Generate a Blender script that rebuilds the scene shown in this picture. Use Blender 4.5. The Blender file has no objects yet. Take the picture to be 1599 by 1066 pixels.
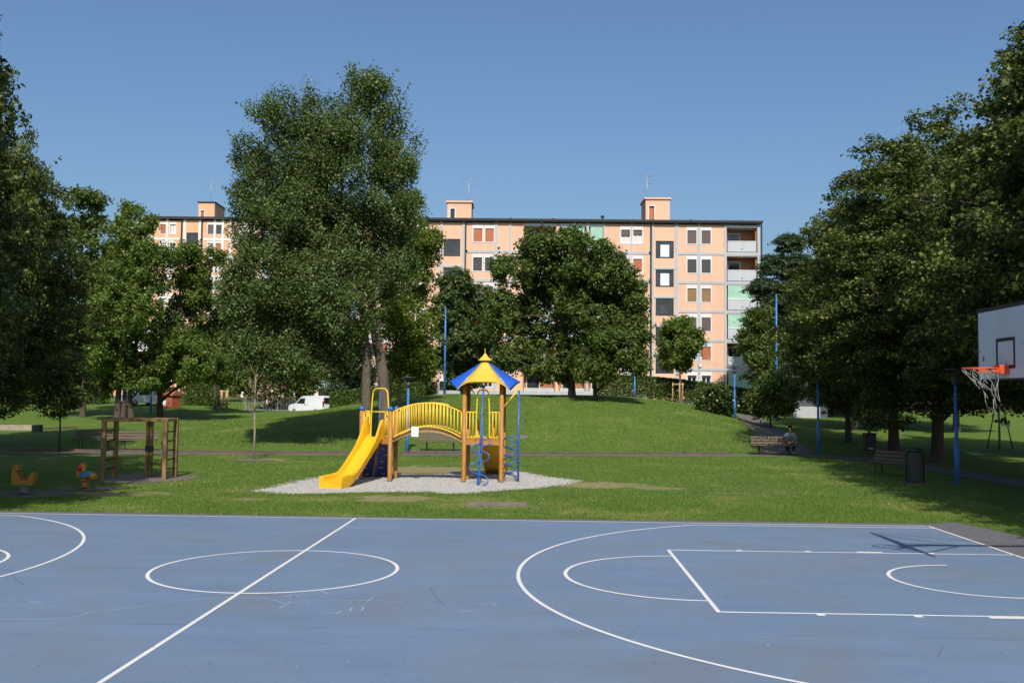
import bpy, bmesh, math, random
import numpy as np
from mathutils import Vector, Matrix, noise as mnoise

random.seed(7); RNG = np.random.default_rng(11)
R = math.radians
scene = bpy.context.scene
COL = scene.collection

# ------------------------------------------------------------------ camera
W0, H0 = 1599.0, 1066.0
FPX = 1548.55
CAM = Vector((-7.8988, -14.625, 2.5765))
YAW, PITCH, ROLL = -0.03283, 0.05553, -0.009484
right0 = Vector((math.cos(YAW), -math.sin(YAW), 0))
fwd = Vector((math.sin(YAW) * math.cos(PITCH), math.cos(YAW) * math.cos(PITCH), math.sin(PITCH)))
up0 = right0.cross(fwd)
cr, sr = math.cos(ROLL), math.sin(ROLL)
Xc = right0 * cr - up0 * sr
Yc = right0 * sr + up0 * cr
camd = bpy.data.cameras.new("camera")
camd.sensor_width = 36.0
camd.lens = 36.0 * FPX / W0
camd.clip_start = 0.1
camd.clip_end = 3000
cam = bpy.data.objects.new("camera", camd)
COL.objects.link(cam)
m = Matrix((Xc, Yc, -fwd)).transposed().to_4x4()
m.translation = CAM
cam.matrix_world = m
scene.camera = cam

# ------------------------------------------------------------------ light
SUN_EL, SUN_AZ = R(43.5), R(175.0)
world = bpy.data.worlds.new("World")
scene.world = world
world.use_nodes = True
wn = world.node_tree.nodes; wl = world.node_tree.links
bg = wn["Background"]
sky = wn.new("ShaderNodeTexSky")
sky.sky_type = 'NISHITA'
sky.sun_disc = False
sky.sun_elevation = SUN_EL
sky.sun_rotation = SUN_AZ
sky.air_density = 1.3
sky.dust_density = 2.6
sky.ozone_density = 8.0
sky.altitude = 100
wl.new(sky.outputs[0], bg.inputs[0])
bg.inputs[1].default_value = 0.117
sund = bpy.data.lights.new("sun", 'SUN')
sund.energy = 4.9
sund.angle = R(0.53)
sund.color = (1.0, 0.955, 0.88)
sun = bpy.data.objects.new("sun", sund)
COL.objects.link(sun)
sdir = Vector((math.sin(SUN_AZ) * math.cos(SUN_EL), math.cos(SUN_AZ) * math.cos(SUN_EL), math.sin(SUN_EL)))
sun.rotation_euler = sdir.to_track_quat('Z', 'Y').to_euler()
sun.location = (0, -30, 40)
scene.view_settings.view_transform = 'Standard'
scene.view_settings.look = 'None'
scene.view_settings.exposure = 0.0
scene.view_settings.gamma = 1.0

# ------------------------------------------------------------------ helpers: pixels of the photograph to points of the place
def ray(u, v):
    a = (u - W0 / 2) / FPX; b = (H0 / 2 - v) / FPX
    return fwd + Xc * a + Yc * b
FH = Vector((math.sin(YAW), math.cos(YAW), 0))
def at(u, v, D):
    """point at horizontal distance D in front of the camera"""
    d = ray(u, v)
    return CAM + d * (D / d.dot(FH))
def sstep(a, b, x):
    t = min(1, max(0, (x - a) / (b - a)))
    return t * t * (3 - 2 * t)
def gz(x, y):
    """height of the ground"""
    b = 2.1 * sstep(30, 100, y)
    b -= 0.6 * sstep(68.5, 71.5, y) * (1 - sstep(76, 82, y)) * sstep(-40, -34, x) * (1 - sstep(-19, -15, x))
    xs = x - 0.11 * (y - 33)
    if y < 32.6 or y > 92: return b
    fy = sstep(31.5, 57, y) if y < 57 else 1 - sstep(57, 90, y)
    if y < 57:
        t = (y - 32.6) / 24.4
        fy = math.sin(t * math.pi / 2) ** 1.15
    if xs > -8:
        t = min(1, (xs + 8) / 13.2); fx = 1 - t ** 2.1
    elif xs < -17:
        fx = 1 - sstep(0, 1, (-17 - xs) / 17)
    else: fx = 1
    bump = 0.05 * mnoise.noise((x * 0.25, y * 0.25, 0))
    return b + 1.95 * fx * fy + bump * fx * fy
def ghit(u, v, far=220):
    d = ray(u, v); d = d / d.dot(FH)
    t = 4.0
    while t < far:
        p = CAM + d * t
        if p.z <= gz(p.x, p.y): return Vector((p.x, p.y, gz(p.x, p.y)))
        t += 0.1
    p = CAM + d * far
    return Vector((p.x, p.y, gz(p.x, p.y)))
def gat(u, D):
    """ground point below image column u at distance D"""
    p = at(u, 620, D)
    return Vector((p.x, p.y, gz(p.x, p.y)))

# ------------------------------------------------------------------ materials
def nodemat(name):
    mt = bpy.data.materials.new(name); mt.use_nodes = True
    nt = mt.node_tree
    b = nt.nodes["Principled BSDF"]
    return mt, nt, b
def N(nt, typ, **kw):
    n = nt.nodes.new(typ)
    for k, v in kw.items():
        if k.startswith('i_'):
            n.inputs[int(k[2:])].default_value = v
        else: setattr(n, k, v)
    return n
def ramp(nt, fac, stops):
    r = nt.nodes.new("ShaderNodeValToRGB")
    e = r.color_ramp.elements
    while len(e) < len(stops): e.new(0.5)
    for el, (p, c) in zip(e, stops):
        el.position = p
        el.color = (c[0], c[1], c[2], 1) if hasattr(c, '__len__') else (c, c, c, 1)
    if fac is not None: nt.links.new(fac, r.inputs[0])
    return r
def noise_tex(nt, scale, detail=6, rough=0.6, coord='Object', vec=None, stretch=None, dist=0.0):
    n = nt.nodes.new("ShaderNodeTexNoise")
    n.inputs['Scale'].default_value = scale; n.inputs['Detail'].default_value = detail
    n.inputs['Roughness'].default_value = rough; n.inputs['Distortion'].default_value = dist
    if vec is None:
        tc = nt.nodes.new("ShaderNodeTexCoord"); vec = tc.outputs[coord]
    if stretch:
        mp = nt.nodes.new("ShaderNodeMapping"); mp.inputs['Scale'].default_value = stretch
        nt.links.new(vec, mp.inputs[0]); vec = mp.outputs[0]
    nt.links.new(vec, n.inputs['Vector'])
    return n
def mixc(nt, fac, a, b, mode='MIX'):
    mx = nt.nodes.new("ShaderNodeMix"); mx.data_type = 'RGBA'; mx.blend_type = mode
    def setin(i, v):
        if hasattr(v, 'links') or hasattr(v, 'is_linked'): nt.links.new(v, mx.inputs[i])
        elif hasattr(v, '__len__'): mx.inputs[i].default_value = (v[0], v[1], v[2], 1)
        else: mx.inputs[i].default_value = v
    setin(0, fac); setin(6, a); setin(7, b)
    return mx.outputs[2]
def bump(nt, b, h, strength=0.3, dist=0.02):
    bn = nt.nodes.new("ShaderNodeBump"); bn.inputs['Strength'].default_value = strength
    bn.inputs['Distance'].default_value = dist
    nt.links.new(h, bn.inputs['Height']); nt.links.new(bn.outputs[0], b.inputs['Normal'])
MATS = {}
def simple(name, col, rough=0.5, var=0.18, scale=6, metal=0.0, bumpv=0.0, bscale=40, stretch=None, spec=0.5):
    """a surface colour broken up by two noises"""
    col = [c * 0.88 for c in col]
    mt, nt, b = nodemat(name)
    n1 = noise_tex(nt, scale, 8, 0.65, stretch=stretch)
    lo = [c * (1 - var) for c in col]; hi = [min(1, c * (1 + var)) for c in col]
    r = ramp(nt, n1.outputs[0], [(0.3, lo), (0.7, hi)])
    nt.links.new(r.outputs[0], b.inputs['Base Color'])
    b.inputs['Metallic'].default_value = metal
    b.inputs['Specular IOR Level'].default_value = spec
    r2 = ramp(nt, n1.outputs[0], [(0.3, max(0, rough - 0.08)), (0.7, min(1, rough + 0.1))])
    nt.links.new(r2.outputs[0], b.inputs['Roughness'])
    if bumpv:
        n2 = noise_tex(nt, bscale, 4, 0.6, stretch=stretch)
        bump(nt, b, n2.outputs[0], bumpv, 0.01)
    MATS[name] = mt
    return mt

M_yellow_paint = simple('yellow_paint', (0.86, 0.58, 0.045), 0.45, 0.12, 5, spec=0.35)
M_yellow_plastic = simple('yellow_plastic', (0.90, 0.47, 0.012), 0.38, 0.12, 3.5)
M_blue_paint = simple('blue_paint', (0.035, 0.13, 0.42), 0.38, 0.12, 4)
M_blue_plastic = simple('blue_plastic', (0.025, 0.06, 0.24), 0.4, 0.1, 3)
M_roof_yellow = simple('roof_yellow', (0.80, 0.53, 0.06), 0.45, 0.06, 2)
M_roof_blue = simple('roof_blue', (0.012, 0.095, 0.48), 0.45, 0.07, 2)
M_post = simple('glazed_pine', (0.42, 0.19, 0.038), 0.55, 0.42, 7, bumpv=0.3, bscale=30, stretch=(4, 4, 0.35))
M_deck = simple('deck_pine', (0.42, 0.24, 0.09), 0.6, 0.3, 8, bumpv=0.3, stretch=(1, 4, 4))
M_oldwood = simple('weathered_wood', (0.19, 0.115, 0.05), 0.8, 0.4, 6, bumpv=0.5, bscale=30, stretch=(5, 5, 0.5))
M_framewood = simple('impregnated_wood', (0.25, 0.155, 0.06), 0.75, 0.35, 5, bumpv=0.4, bscale=30, stretch=(5, 5, 0.5))
M_bench = simple('bench_slat_wood', (0.135, 0.098, 0.068), 0.8, 0.35, 5, bumpv=0.5, bscale=40, stretch=(0.5, 5, 5))
M_iron = simple('dark_iron', (0.02, 0.02, 0.02), 0.5, 0.3, 8)
M_rung = simple('dark_rung_steel', (0.035, 0.028, 0.025), 0.55, 0.3, 8)
M_rope = simple('red_rope', (0.16, 0.07, 0.035), 0.9, 0.3, 30, bumpv=0.5, bscale=120)
M_galv = simple('galvanised_steel', (0.42, 0.43, 0.44), 0.45, 0.2, 8, metal=0.6)
M_bluepole = simple('blue_pole_enamel', (0.045, 0.19, 0.54), 0.45, 0.15, 3)
M_lamp_dark = simple('lamp_cap_grey', (0.05, 0.055, 0.06), 0.5, 0.2, 6)
M_white_paint = simple('white_enamel', (0.78, 0.79, 0.80), 0.35, 0.05, 4)
M_paper = simple('white_paper', (0.82, 0.83, 0.84), 0.8, 0.04, 20)
M_print = simple('grey_print', (0.35, 0.36, 0.38), 0.8, 0.1, 20)
M_rider = simple('shade_dimmed_yellow_plastic', (0.42, 0.21, 0.015), 0.5, 0.16, 5)  # rider yellow with the shade they stand in darkened into its colour
M_bin = simple('dark_green_bin', (0.018, 0.026, 0.024), 0.5, 0.3, 5)
M_bin_grey = simple('grey_bin_metal', (0.075, 0.08, 0.085), 0.55, 0.3, 5)
M_skin = simple('skin', (0.50, 0.30, 0.21), 0.55, 0.08, 12)
M_hair = simple('dark_hair', (0.012, 0.01, 0.009), 0.6, 0.3, 60)
M_shirt = simple('pale_blue_cotton', (0.22, 0.44, 0.62), 0.85, 0.12, 14, bumpv=0.4, bscale=18)
M_trousers = simple('dark_trousers', (0.03, 0.035, 0.045), 0.85, 0.2, 14)
M_orange = simple('orange_enamel', (0.62, 0.085, 0.025), 0.45, 0.15, 8)
M_board = simple('board_white', (0.70, 0.72, 0.73), 0.45, 0.05, 2.5)
M_black = simple('black_paint', (0.012, 0.012, 0.013), 0.5, 0.25, 8)
M_net = simple('net_cord', (0.28, 0.265, 0.235), 0.9, 0.2, 60)
M_rubber = simple('black_rubber', (0.015, 0.015, 0.016), 0.8, 0.25, 10)
M_redplay = simple('red_enamel', (0.45, 0.03, 0.03), 0.45, 0.1, 6)
M_redhouse = simple('red_brown_cabin', (0.42, 0.115, 0.05), 0.75, 0.2, 4, bumpv=0.3, stretch=(1, 1, 8))
M_stone = simple('concrete_stone', (0.165, 0.14, 0.105), 0.9, 0.25, 7, bumpv=0.5, bscale=40)
M_palestone = simple('pale_kerb_stone', (0.34, 0.28, 0.21), 0.9, 0.25, 4, bumpv=0.5, bscale=20)
M_kerb = simple('timber_kerb', (0.125, 0.08, 0.06), 0.85, 0.3, 3, bumpv=0.5, bscale=20)
M_stake = simple('stake_wood', (0.50, 0.30, 0.14), 0.75, 0.2, 6, stretch=(4, 4, 0.5))
M_fence_brown = simple('fence_brown', (0.12, 0.07, 0.045), 0.8, 0.25, 4)
M_util = simple('grey_render', (0.09, 0.10, 0.12), 0.85, 0.15, 3)
M_utilw = simple('white_render', (0.46, 0.47, 0.47), 0.85, 0.15, 3)

# building
def plaster(name, col):
    col = [c * 0.88 for c in col]
    mt, nt, b = nodemat(name)
    n1 = noise_tex(nt, 0.35, 7, 0.65)
    n2 = noise_tex(nt, 2.2, 6, 0.7, stretch=(1, 1, 0.12))
    r = ramp(nt, n1.outputs[0], [(0.3, [c * 0.93 for c in col]), (0.7, [min(1, c * 1.05) for c in col])])
    r2 = ramp(nt, n2.outputs[0], [(0.25, 0.86), (0.55, 1.0)])
    nt.links.new(mixc(nt, 0.55, r.outputs[0], r2.outputs[0], 'MULTIPLY'), b.inputs['Base Color'])
    b.inputs['Roughness'].default_value = 0.9
    n3 = noise_tex(nt, 30, 3)
    bump(nt, b, n3.outputs[0], 0.15, 0.01)
    return mt
M_peach = plaster('peach_plaster', (0.81, 0.495, 0.33))
M_peach_far = plaster('peach_plaster_far', (0.78, 0.45, 0.26))
M_bandgrey = plaster('grey_concrete_band', (0.50, 0.50, 0.51))
M_parapet = plaster('grey_parapet', (0.54, 0.55, 0.57))
M_wtrim = plaster('white_trim', (0.76, 0.74, 0.73))
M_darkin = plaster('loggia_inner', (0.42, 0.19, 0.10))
M_fascia = simple('dark_fascia', (0.018, 0.018, 0.02), 0.5, 0.2, 3)
M_frame_dark = simple('dark_window_frame', (0.03, 0.035, 0.038), 0.45, 0.2, 4)
M_pipe = simple('brown_downpipe', (0.06, 0.045, 0.04), 0.5, 0.2, 4)
def glassmat(name, col, rough=0.08):
    mt, nt, b = nodemat(name)
    n = noise_tex(nt, 0.8, 3)
    r = ramp(nt, n.outputs[0], [(0.35, [c * 0.6 for c in col]), (0.7, [c * 1.5 for c in col])])
    nt.links.new(r.outputs[0], b.inputs['Base Color'])
    b.inputs['Roughness'].default_value = rough
    b.inputs['Specular IOR Level'].default_value = 0.6
    return mt
M_glass = glassmat('window_glass', (0.035, 0.04, 0.045))
M_vanglass = glassmat('van_glass', (0.012, 0.014, 0.016))
def slatmat(name, col, period=0.055, axis='Z', depth=0.5):
    mt, nt, b = nodemat(name)
    tc = nt.nodes.new("ShaderNodeTexCoord")
    w = nt.nodes.new("ShaderNodeTexWave"); w.bands_direction = axis
    w.inputs['Scale'].default_value = 0.314 / period; w.inputs['Distortion'].default_value = 0.1
    nt.links.new(tc.outputs['Object'], w.inputs[0])
    n = noise_tex(nt, 1.2, 4)
    r = ramp(nt, n.outputs[0], [(0.3, [c * 0.85 for c in col]), (0.7, [min(1, c * 1.12) for c in col])])
    r2 = ramp(nt, w.outputs[0], [(0.0, 1 - depth), (0.35, 1.0)])
    nt.links.new(mixc(nt, 0.8, r.outputs[0], r2.outputs[0], 'MULTIPLY'), b.inputs['Base Color'])
    b.inputs['Roughness'].default_value = 0.6
    return mt
M_sh_brown = slatmat('brown_shutter', (0.115, 0.075, 0.065))
M_sh_dark = slatmat('dark_shutter', (0.05, 0.045, 0.043))
M_sh_orange = slatmat('orange_shutter', (0.43, 0.13, 0.045))
M_sh_ochre = slatmat('ochre_shutter', (0.26, 0.15, 0.055))
M_curtain = slatmat('green_awning', (0.34, 0.56, 0.42), 0.24, 'X', 0.25)
M_curtain_far = slatmat('pale_curtain', (0.66, 0.62, 0.58), 0.1, 'X', 0.3)

# ground
def court_mat():
    mt, nt, b = nodemat('blue_court_paint')
    n1 = noise_tex(nt, 0.25, 8, 0.62)
    n2 = noise_tex(nt, 1.1, 8, 0.7, stretch=(0.35, 1.6, 1))
    n3 = noise_tex(nt, 60, 4, 0.7)
    n4 = noise_tex(nt, 7, 6, 0.75)
    r1 = ramp(nt, n1.outputs[0], [(0.32, (0.142, 0.207, 0.325)), (0.5, (0.165, 0.234, 0.360)), (0.7, (0.188, 0.246, 0.345))])
    r2 = ramp(nt, n2.outputs[0], [(0.28, (0.125, 0.175, 0.27)), (0.62, (0.185, 0.262, 0.415))])
    c = mixc(nt, 0.42, r1.outputs[0], r2.outputs[0])
    r3 = ramp(nt, n3.outputs[0], [(0.3, 0.72), (0.62, 1.16)])
    c = mixc(nt, 0.6, c, r3.outputs[0], 'MULTIPLY')
    # scuffed spots showing grey, and pale dust
    r4 = ramp(nt, n4.outputs[0], [(0.60, 0.0), (0.78, 0.5)])
    c = mixc(nt, r4.outputs[0], c, (0.27, 0.30, 0.34))
    n6 = noise_tex(nt, 0.5, 5, 0.6, dist=0.4)
    r6 = ramp(nt, n6.outputs[0], [(0.46, 0.0), (0.72, 0.55)])
    c = mixc(nt, r6.outputs[0], c, (0.17, 0.19, 0.20))
    # laying seams running along the court
    tc = nt.nodes.new("ShaderNodeTexCoord"); sp = nt.nodes.new("ShaderNodeSeparateXYZ")
    nt.links.new(tc.outputs['Object'], sp.inputs[0])
    nw = noise_tex(nt, 0.9, 4)
    ad = N(nt, "ShaderNodeMath", operation='MULTIPLY_ADD'); nt.links.new(nw.outputs[0], ad.inputs[0]); ad.inputs[1].default_value = 0.08
    nt.links.new(sp.outputs[1], ad.inputs[2])
    pp = N(nt, "ShaderNodeMath", operation='PINGPONG'); nt.links.new(ad.outputs[0], pp.inputs[0]); pp.inputs[1].default_value = 1.75
    r5 = ramp(nt, pp.outputs[0], [(0.0, 1.0), (0.03, 0.0)])
    br = noise_tex(nt, 0.8, 5); r7 = ramp(nt, br.outputs[0], [(0.42, 0.0), (0.6, 0.55)])
    mu = N(nt, "ShaderNodeMath", operation='MULTIPLY'); nt.links.new(r5.outputs[0], mu.inputs[0]); nt.links.new(r7.outputs[0], mu.inputs[1])
    c = mixc(nt, mu.outputs[0], c, (0.07, 0.095, 0.15))
    nt.links.new(mixc(nt, 1.0, c, (0.87, 0.855, 0.80), 'MULTIPLY'), b.inputs['Base Color'])
    b.inputs['Roughness'].default_value = 0.72
    b.inputs['Specular IOR Level'].default_value = 0.35
    n5 = noise_tex(nt, 140, 3, 0.6)
    bump(nt, b, n5.outputs[0], 0.35, 0.006)
    return mt
M_court = court_mat()
M_asphalt = simple('grey_asphalt', (0.135, 0.132, 0.142), 0.85, 0.3, 9, bumpv=0.5, bscale=120)
M_path = simple('path_asphalt', (0.15, 0.125, 0.11), 0.9, 0.35, 3, bumpv=0.5, bscale=60)
def line_mat():
    mt, nt, b = nodemat('white_line_paint')
    n1 = noise_tex(nt, 18, 8, 0.75); n2 = noise_tex(nt, 1.5, 4)
    r = ramp(nt, n1.outputs[0], [(0.28, (0.36, 0.40, 0.46)), (0.42, (0.66, 0.64, 0.60)), (0.7, (0.74, 0.72, 0.68))])
    nt.links.new(mixc(nt, 0.3, r.outputs[0], n2.outputs[0], 'SOFT_LIGHT'), b.inputs['Base Color'])
    b.inputs['Roughness'].default_value = 0.7
    return mt
M_line = line_mat()
M_chalk = simple('chalk', (0.36, 0.42, 0.52), 0.95, 0.3, 25)
M_scuff = simple('tyre_scuff', (0.125, 0.165, 0.25), 0.8, 0.2, 20)

# worn patches of the lawn: (x, y, rx, ry, strength)
_w = [ghit(615, 779), ghit(660, 736), ghit(930, 757), ghit(1030, 762), ghit(390, 780), ghit(775, 790), ghit(410, 718), ghit(500, 780),
      ghit(165, 770), ghit(1150, 770)]
WORN = [(_w[0].x, _w[0].y, 0.95, 0.7, 1.0), (_w[1].x, _w[1].y, 2.0, 1.7, 1.5), (_w[2].x, _w[2].y, 1.2, 0.9, 1.0),
        (_w[3].x, _w[3].y, 0.7, 0.45, 0.8), (_w[4].x, _w[4].y, 0.5, 0.4, 0.75), (_w[5].x, _w[5].y - 0.1, 1.1, 0.5, 0.7),
        (_w[6].x, _w[6].y, 0.9, 0.8, 0.9), (_w[7].x, _w[7].y, 0.6, 0.3, 0.7), (_w[8].x, _w[8].y, 1.8, 0.5, 0.9), (_w[9].x, _w[9].y, 0.7, 0.3, 0.55)]
def worn(x, y):
    s = 0
    for (a, b_, rx, ry, k) in WORN:
        d = ((x - a) / rx) ** 2 + ((y - b_) / ry) ** 2
        if d < 8: s = max(s, 1.15 * k * (1 - sstep(0.0, 3.2, d + 1.6 * mnoise.noise((x * 2.1, y * 2.1, 3)) + 0.8 * mnoise.noise((x * 6, y * 6, 8)))))
    return s
def grass_mat():
    mt, nt, b = nodemat('lawn_grass')
    n1 = noise_tex(nt, 0.16, 6, 0.6)
    n2 = noise_tex(nt, 1.6, 7, 0.7)
    n3 = noise_tex(nt, 28, 5, 0.75)
    r1 = ramp(nt, n1.outputs[0], [(0.33, (0.082, 0.150, 0.020)), (0.55, (0.112, 0.186, 0.026)), (0.72, (0.165, 0.208, 0.038))])
    r2 = ramp(nt, n2.outputs[0], [(0.3, (0.070, 0.140, 0.018)), (0.5, (0.112, 0.182, 0.026)), (0.74, (0.225, 0.220, 0.068))])
    c = mixc(nt, 0.5, r1.outputs[0], r2.outputs[0])
    r3 = ramp(nt, n3.outputs[0], [(0.28, 0.42), (0.5, 0.95), (0.72, 1.5)])
    c = mixc(nt, 0.85, c, r3.outputs[0], 'MULTIPLY')
    n8 = noise_tex(nt, 6.5, 6, 0.8); r8 = ramp(nt, n8.outputs[0], [(0.32, 0.62), (0.52, 1.0), (0.7, 1.35)])
    c = mixc(nt, 0.7, c, r8.outputs[0], 'MULTIPLY')
    n9 = noise_tex(nt, 0.7, 5, 0.7, dist=0.5); r9 = ramp(nt, n9.outputs[0], [(0.50, 0.0), (0.70, 0.6)])
    c = mixc(nt, r9.outputs[0], c, (0.19, 0.175, 0.055))
    at_ = nt.nodes.new("ShaderNodeAttribute"); at_.attribute_name = 'worn'
    rs = ramp(nt, n3.outputs[0], [(0.3, (0.23, 0.175, 0.085)), (0.7, (0.44, 0.35, 0.20))])
    n7 = noise_tex(nt, 9, 6, 0.75)
    ma = N(nt, "ShaderNodeMath", operation='MULTIPLY_ADD'); nt.links.new(n7.outputs[0], ma.inputs[0]); ma.inputs[1].default_value = 1.6; ma.inputs[2].default_value = -0.85
    mm = N(nt, "ShaderNodeMath", operation='ADD'); nt.links.new(at_.outputs['Fac'], mm.inputs[0]); nt.links.new(ma.outputs[0], mm.inputs[1])
    mu = N(nt, "ShaderNodeMath", operation='MULTIPLY'); nt.links.new(mm.outputs[0], mu.inputs[0]); nt.links.new(at_.outputs['Fac'], mu.inputs[1]); mu.use_clamp = True
    pw = ramp(nt, mu.outputs[0], [(0.12, 0.0), (0.75, 0.85)])
    c = mixc(nt, pw.outputs[0], c, rs.outputs[0])
    nt.links.new(mixc(nt, 1.0, c, (0.92, 0.98, 0.90), 'MULTIPLY'), b.inputs['Base Color'])
    b.inputs['Roughness'].default_value = 0.85
    b.inputs['Specular IOR Level'].default_value = 0.2
    bump(nt, b, n3.outputs[0], 0.9, 0.05)
    return mt
M_grass = grass_mat()
def gravel_mat():
    mt, nt, b = nodemat('pale_gravel')
    tc = nt.nodes.new("ShaderNodeTexCoord")
    v = nt.nodes.new("ShaderNodeTexVoronoi"); v.inputs['Scale'].default_value = 30
    nt.links.new(tc.outputs['Object'], v.inputs['Vector'])
    r = ramp(nt, v.outputs['Color'], [(0.1, (0.30, 0.285, 0.262)), (0.6, (0.47, 0.445, 0.415)), (1.0, (0.62, 0.59, 0.55))])
    r2 = ramp(nt, v.outputs['Distance'], [(0.0, 1.0), (0.55, 0.85), (0.85, 0.45)])
    n = noise_tex(nt, 1.2, 6)
    c = mixc(nt, 0.8, r.outputs[0], r2.outputs[0], 'MULTIPLY')
    r3 = ramp(nt, n.outputs[0], [(0.3, 0.85), (0.6, 1.05)])
    c = mixc(nt, 0.7, c, r3.outputs[0], 'MULTIPLY')
    nt.links.new(c, b.inputs['Base Color'])
    b.inputs['Roughness'].default_value = 0.9
    bump(nt, b, v.outputs['Distance'], -0.6, 0.02)
    return mt
M_gravel = gravel_mat()
def leafmat(name, dark, mid, light, trans=0.25, rough=0.5):
    mt, nt, b = nodemat(name)
    a = nt.nodes.new("ShaderNodeAttribute"); a.attribute_name = 'tint'
    r = ramp(nt, a.outputs['Fac'], [(0.0, dark), (0.5, mid), (1.0, light)])
    nt.links.new(r.outputs[0], b.inputs['Base Color'])
    b.inputs['Roughness'].default_value = rough
    b.inputs['Specular IOR Level'].default_value = 0.32
    tr = nt.nodes.new("ShaderNodeBsdfTranslucent")
    hs = nt.nodes.new("ShaderNodeHueSaturation"); hs.inputs['Value'].default_value = 1.5; hs.inputs['Hue'].default_value = 0.485
    nt.links.new(r.outputs[0], hs.inputs['Color']); nt.links.new(hs.outputs[0], tr.inputs[0])
    mx = nt.nodes.new("ShaderNodeMixShader"); mx.inputs[0].default_value = trans
    nt.links.new(b.outputs[0], mx.inputs[1]); nt.links.new(tr.outputs[0], mx.inputs[2])
    nt.links.new(mx.outputs[0], nt.nodes["Material Output"].inputs[0])
    return mt
L_poplar = leafmat('poplar_leaf', (0.040, 0.068, 0.013), (0.084, 0.132, 0.030), (0.220, 0.280, 0.095), 0.30)
L_linden = leafmat('linden_leaf', (0.028, 0.047, 0.006), (0.060, 0.086, 0.011), (0.230, 0.260, 0.055), 0.22)
L_bright = leafmat('bright_leaf', (0.052, 0.094, 0.012), (0.108, 0.168, 0.021), (0.225, 0.280, 0.060), 0.33)
L_mid = leafmat('mid_leaf', (0.038, 0.068, 0.010), (0.076, 0.120, 0.017), (0.170, 0.220, 0.050), 0.25)
L_yellowgreen = leafmat('yellowgreen_leaf', (0.065, 0.104, 0.011), (0.124, 0.178, 0.017), (0.227, 0.283, 0.037), 0.35)
L_cedar = leafmat('cedar_needle', (0.024, 0.046, 0.018), (0.044, 0.076, 0.026), (0.085, 0.120, 0.045), 0.08)
L_dark = leafmat('dark_leaf', (0.027, 0.050, 0.009), (0.052, 0.084, 0.014), (0.120, 0.160, 0.038), 0.15)
L_pink = leafmat('pink_blossom', (0.30, 0.15, 0.14), (0.42, 0.24, 0.22), (0.6, 0.4, 0.36), 0.2)
L_white = leafmat('white_blossom', (0.7, 0.7, 0.66), (0.78, 0.76, 0.74), (0.8, 0.8, 0.78), 0.2)
L_blade = leafmat('grass_blade', (0.086, 0.176, 0.022), (0.142, 0.240, 0.034), (0.330, 0.338, 0.105), 0.4)
B_grey = simple('grey_bark', (0.115, 0.09, 0.06), 0.9, 0.5, 5, bumpv=1.0, bscale=14, stretch=(2, 2, 0.6))
B_brown = simple('brown_bark', (0.085, 0.062, 0.045), 0.95, 0.4, 5, bumpv=1.0, bscale=16, stretch=(3, 3, 0.5))
B_yellow = simple('lichen_bark', (0.20, 0.17, 0.055), 0.9, 0.4, 4, bumpv=0.8, bscale=14, stretch=(3, 3, 0.5))
B_pale = simple('pale_sapling_bark', (0.33, 0.26, 0.18), 0.85, 0.25, 6, stretch=(3, 3, 0.5))

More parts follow.
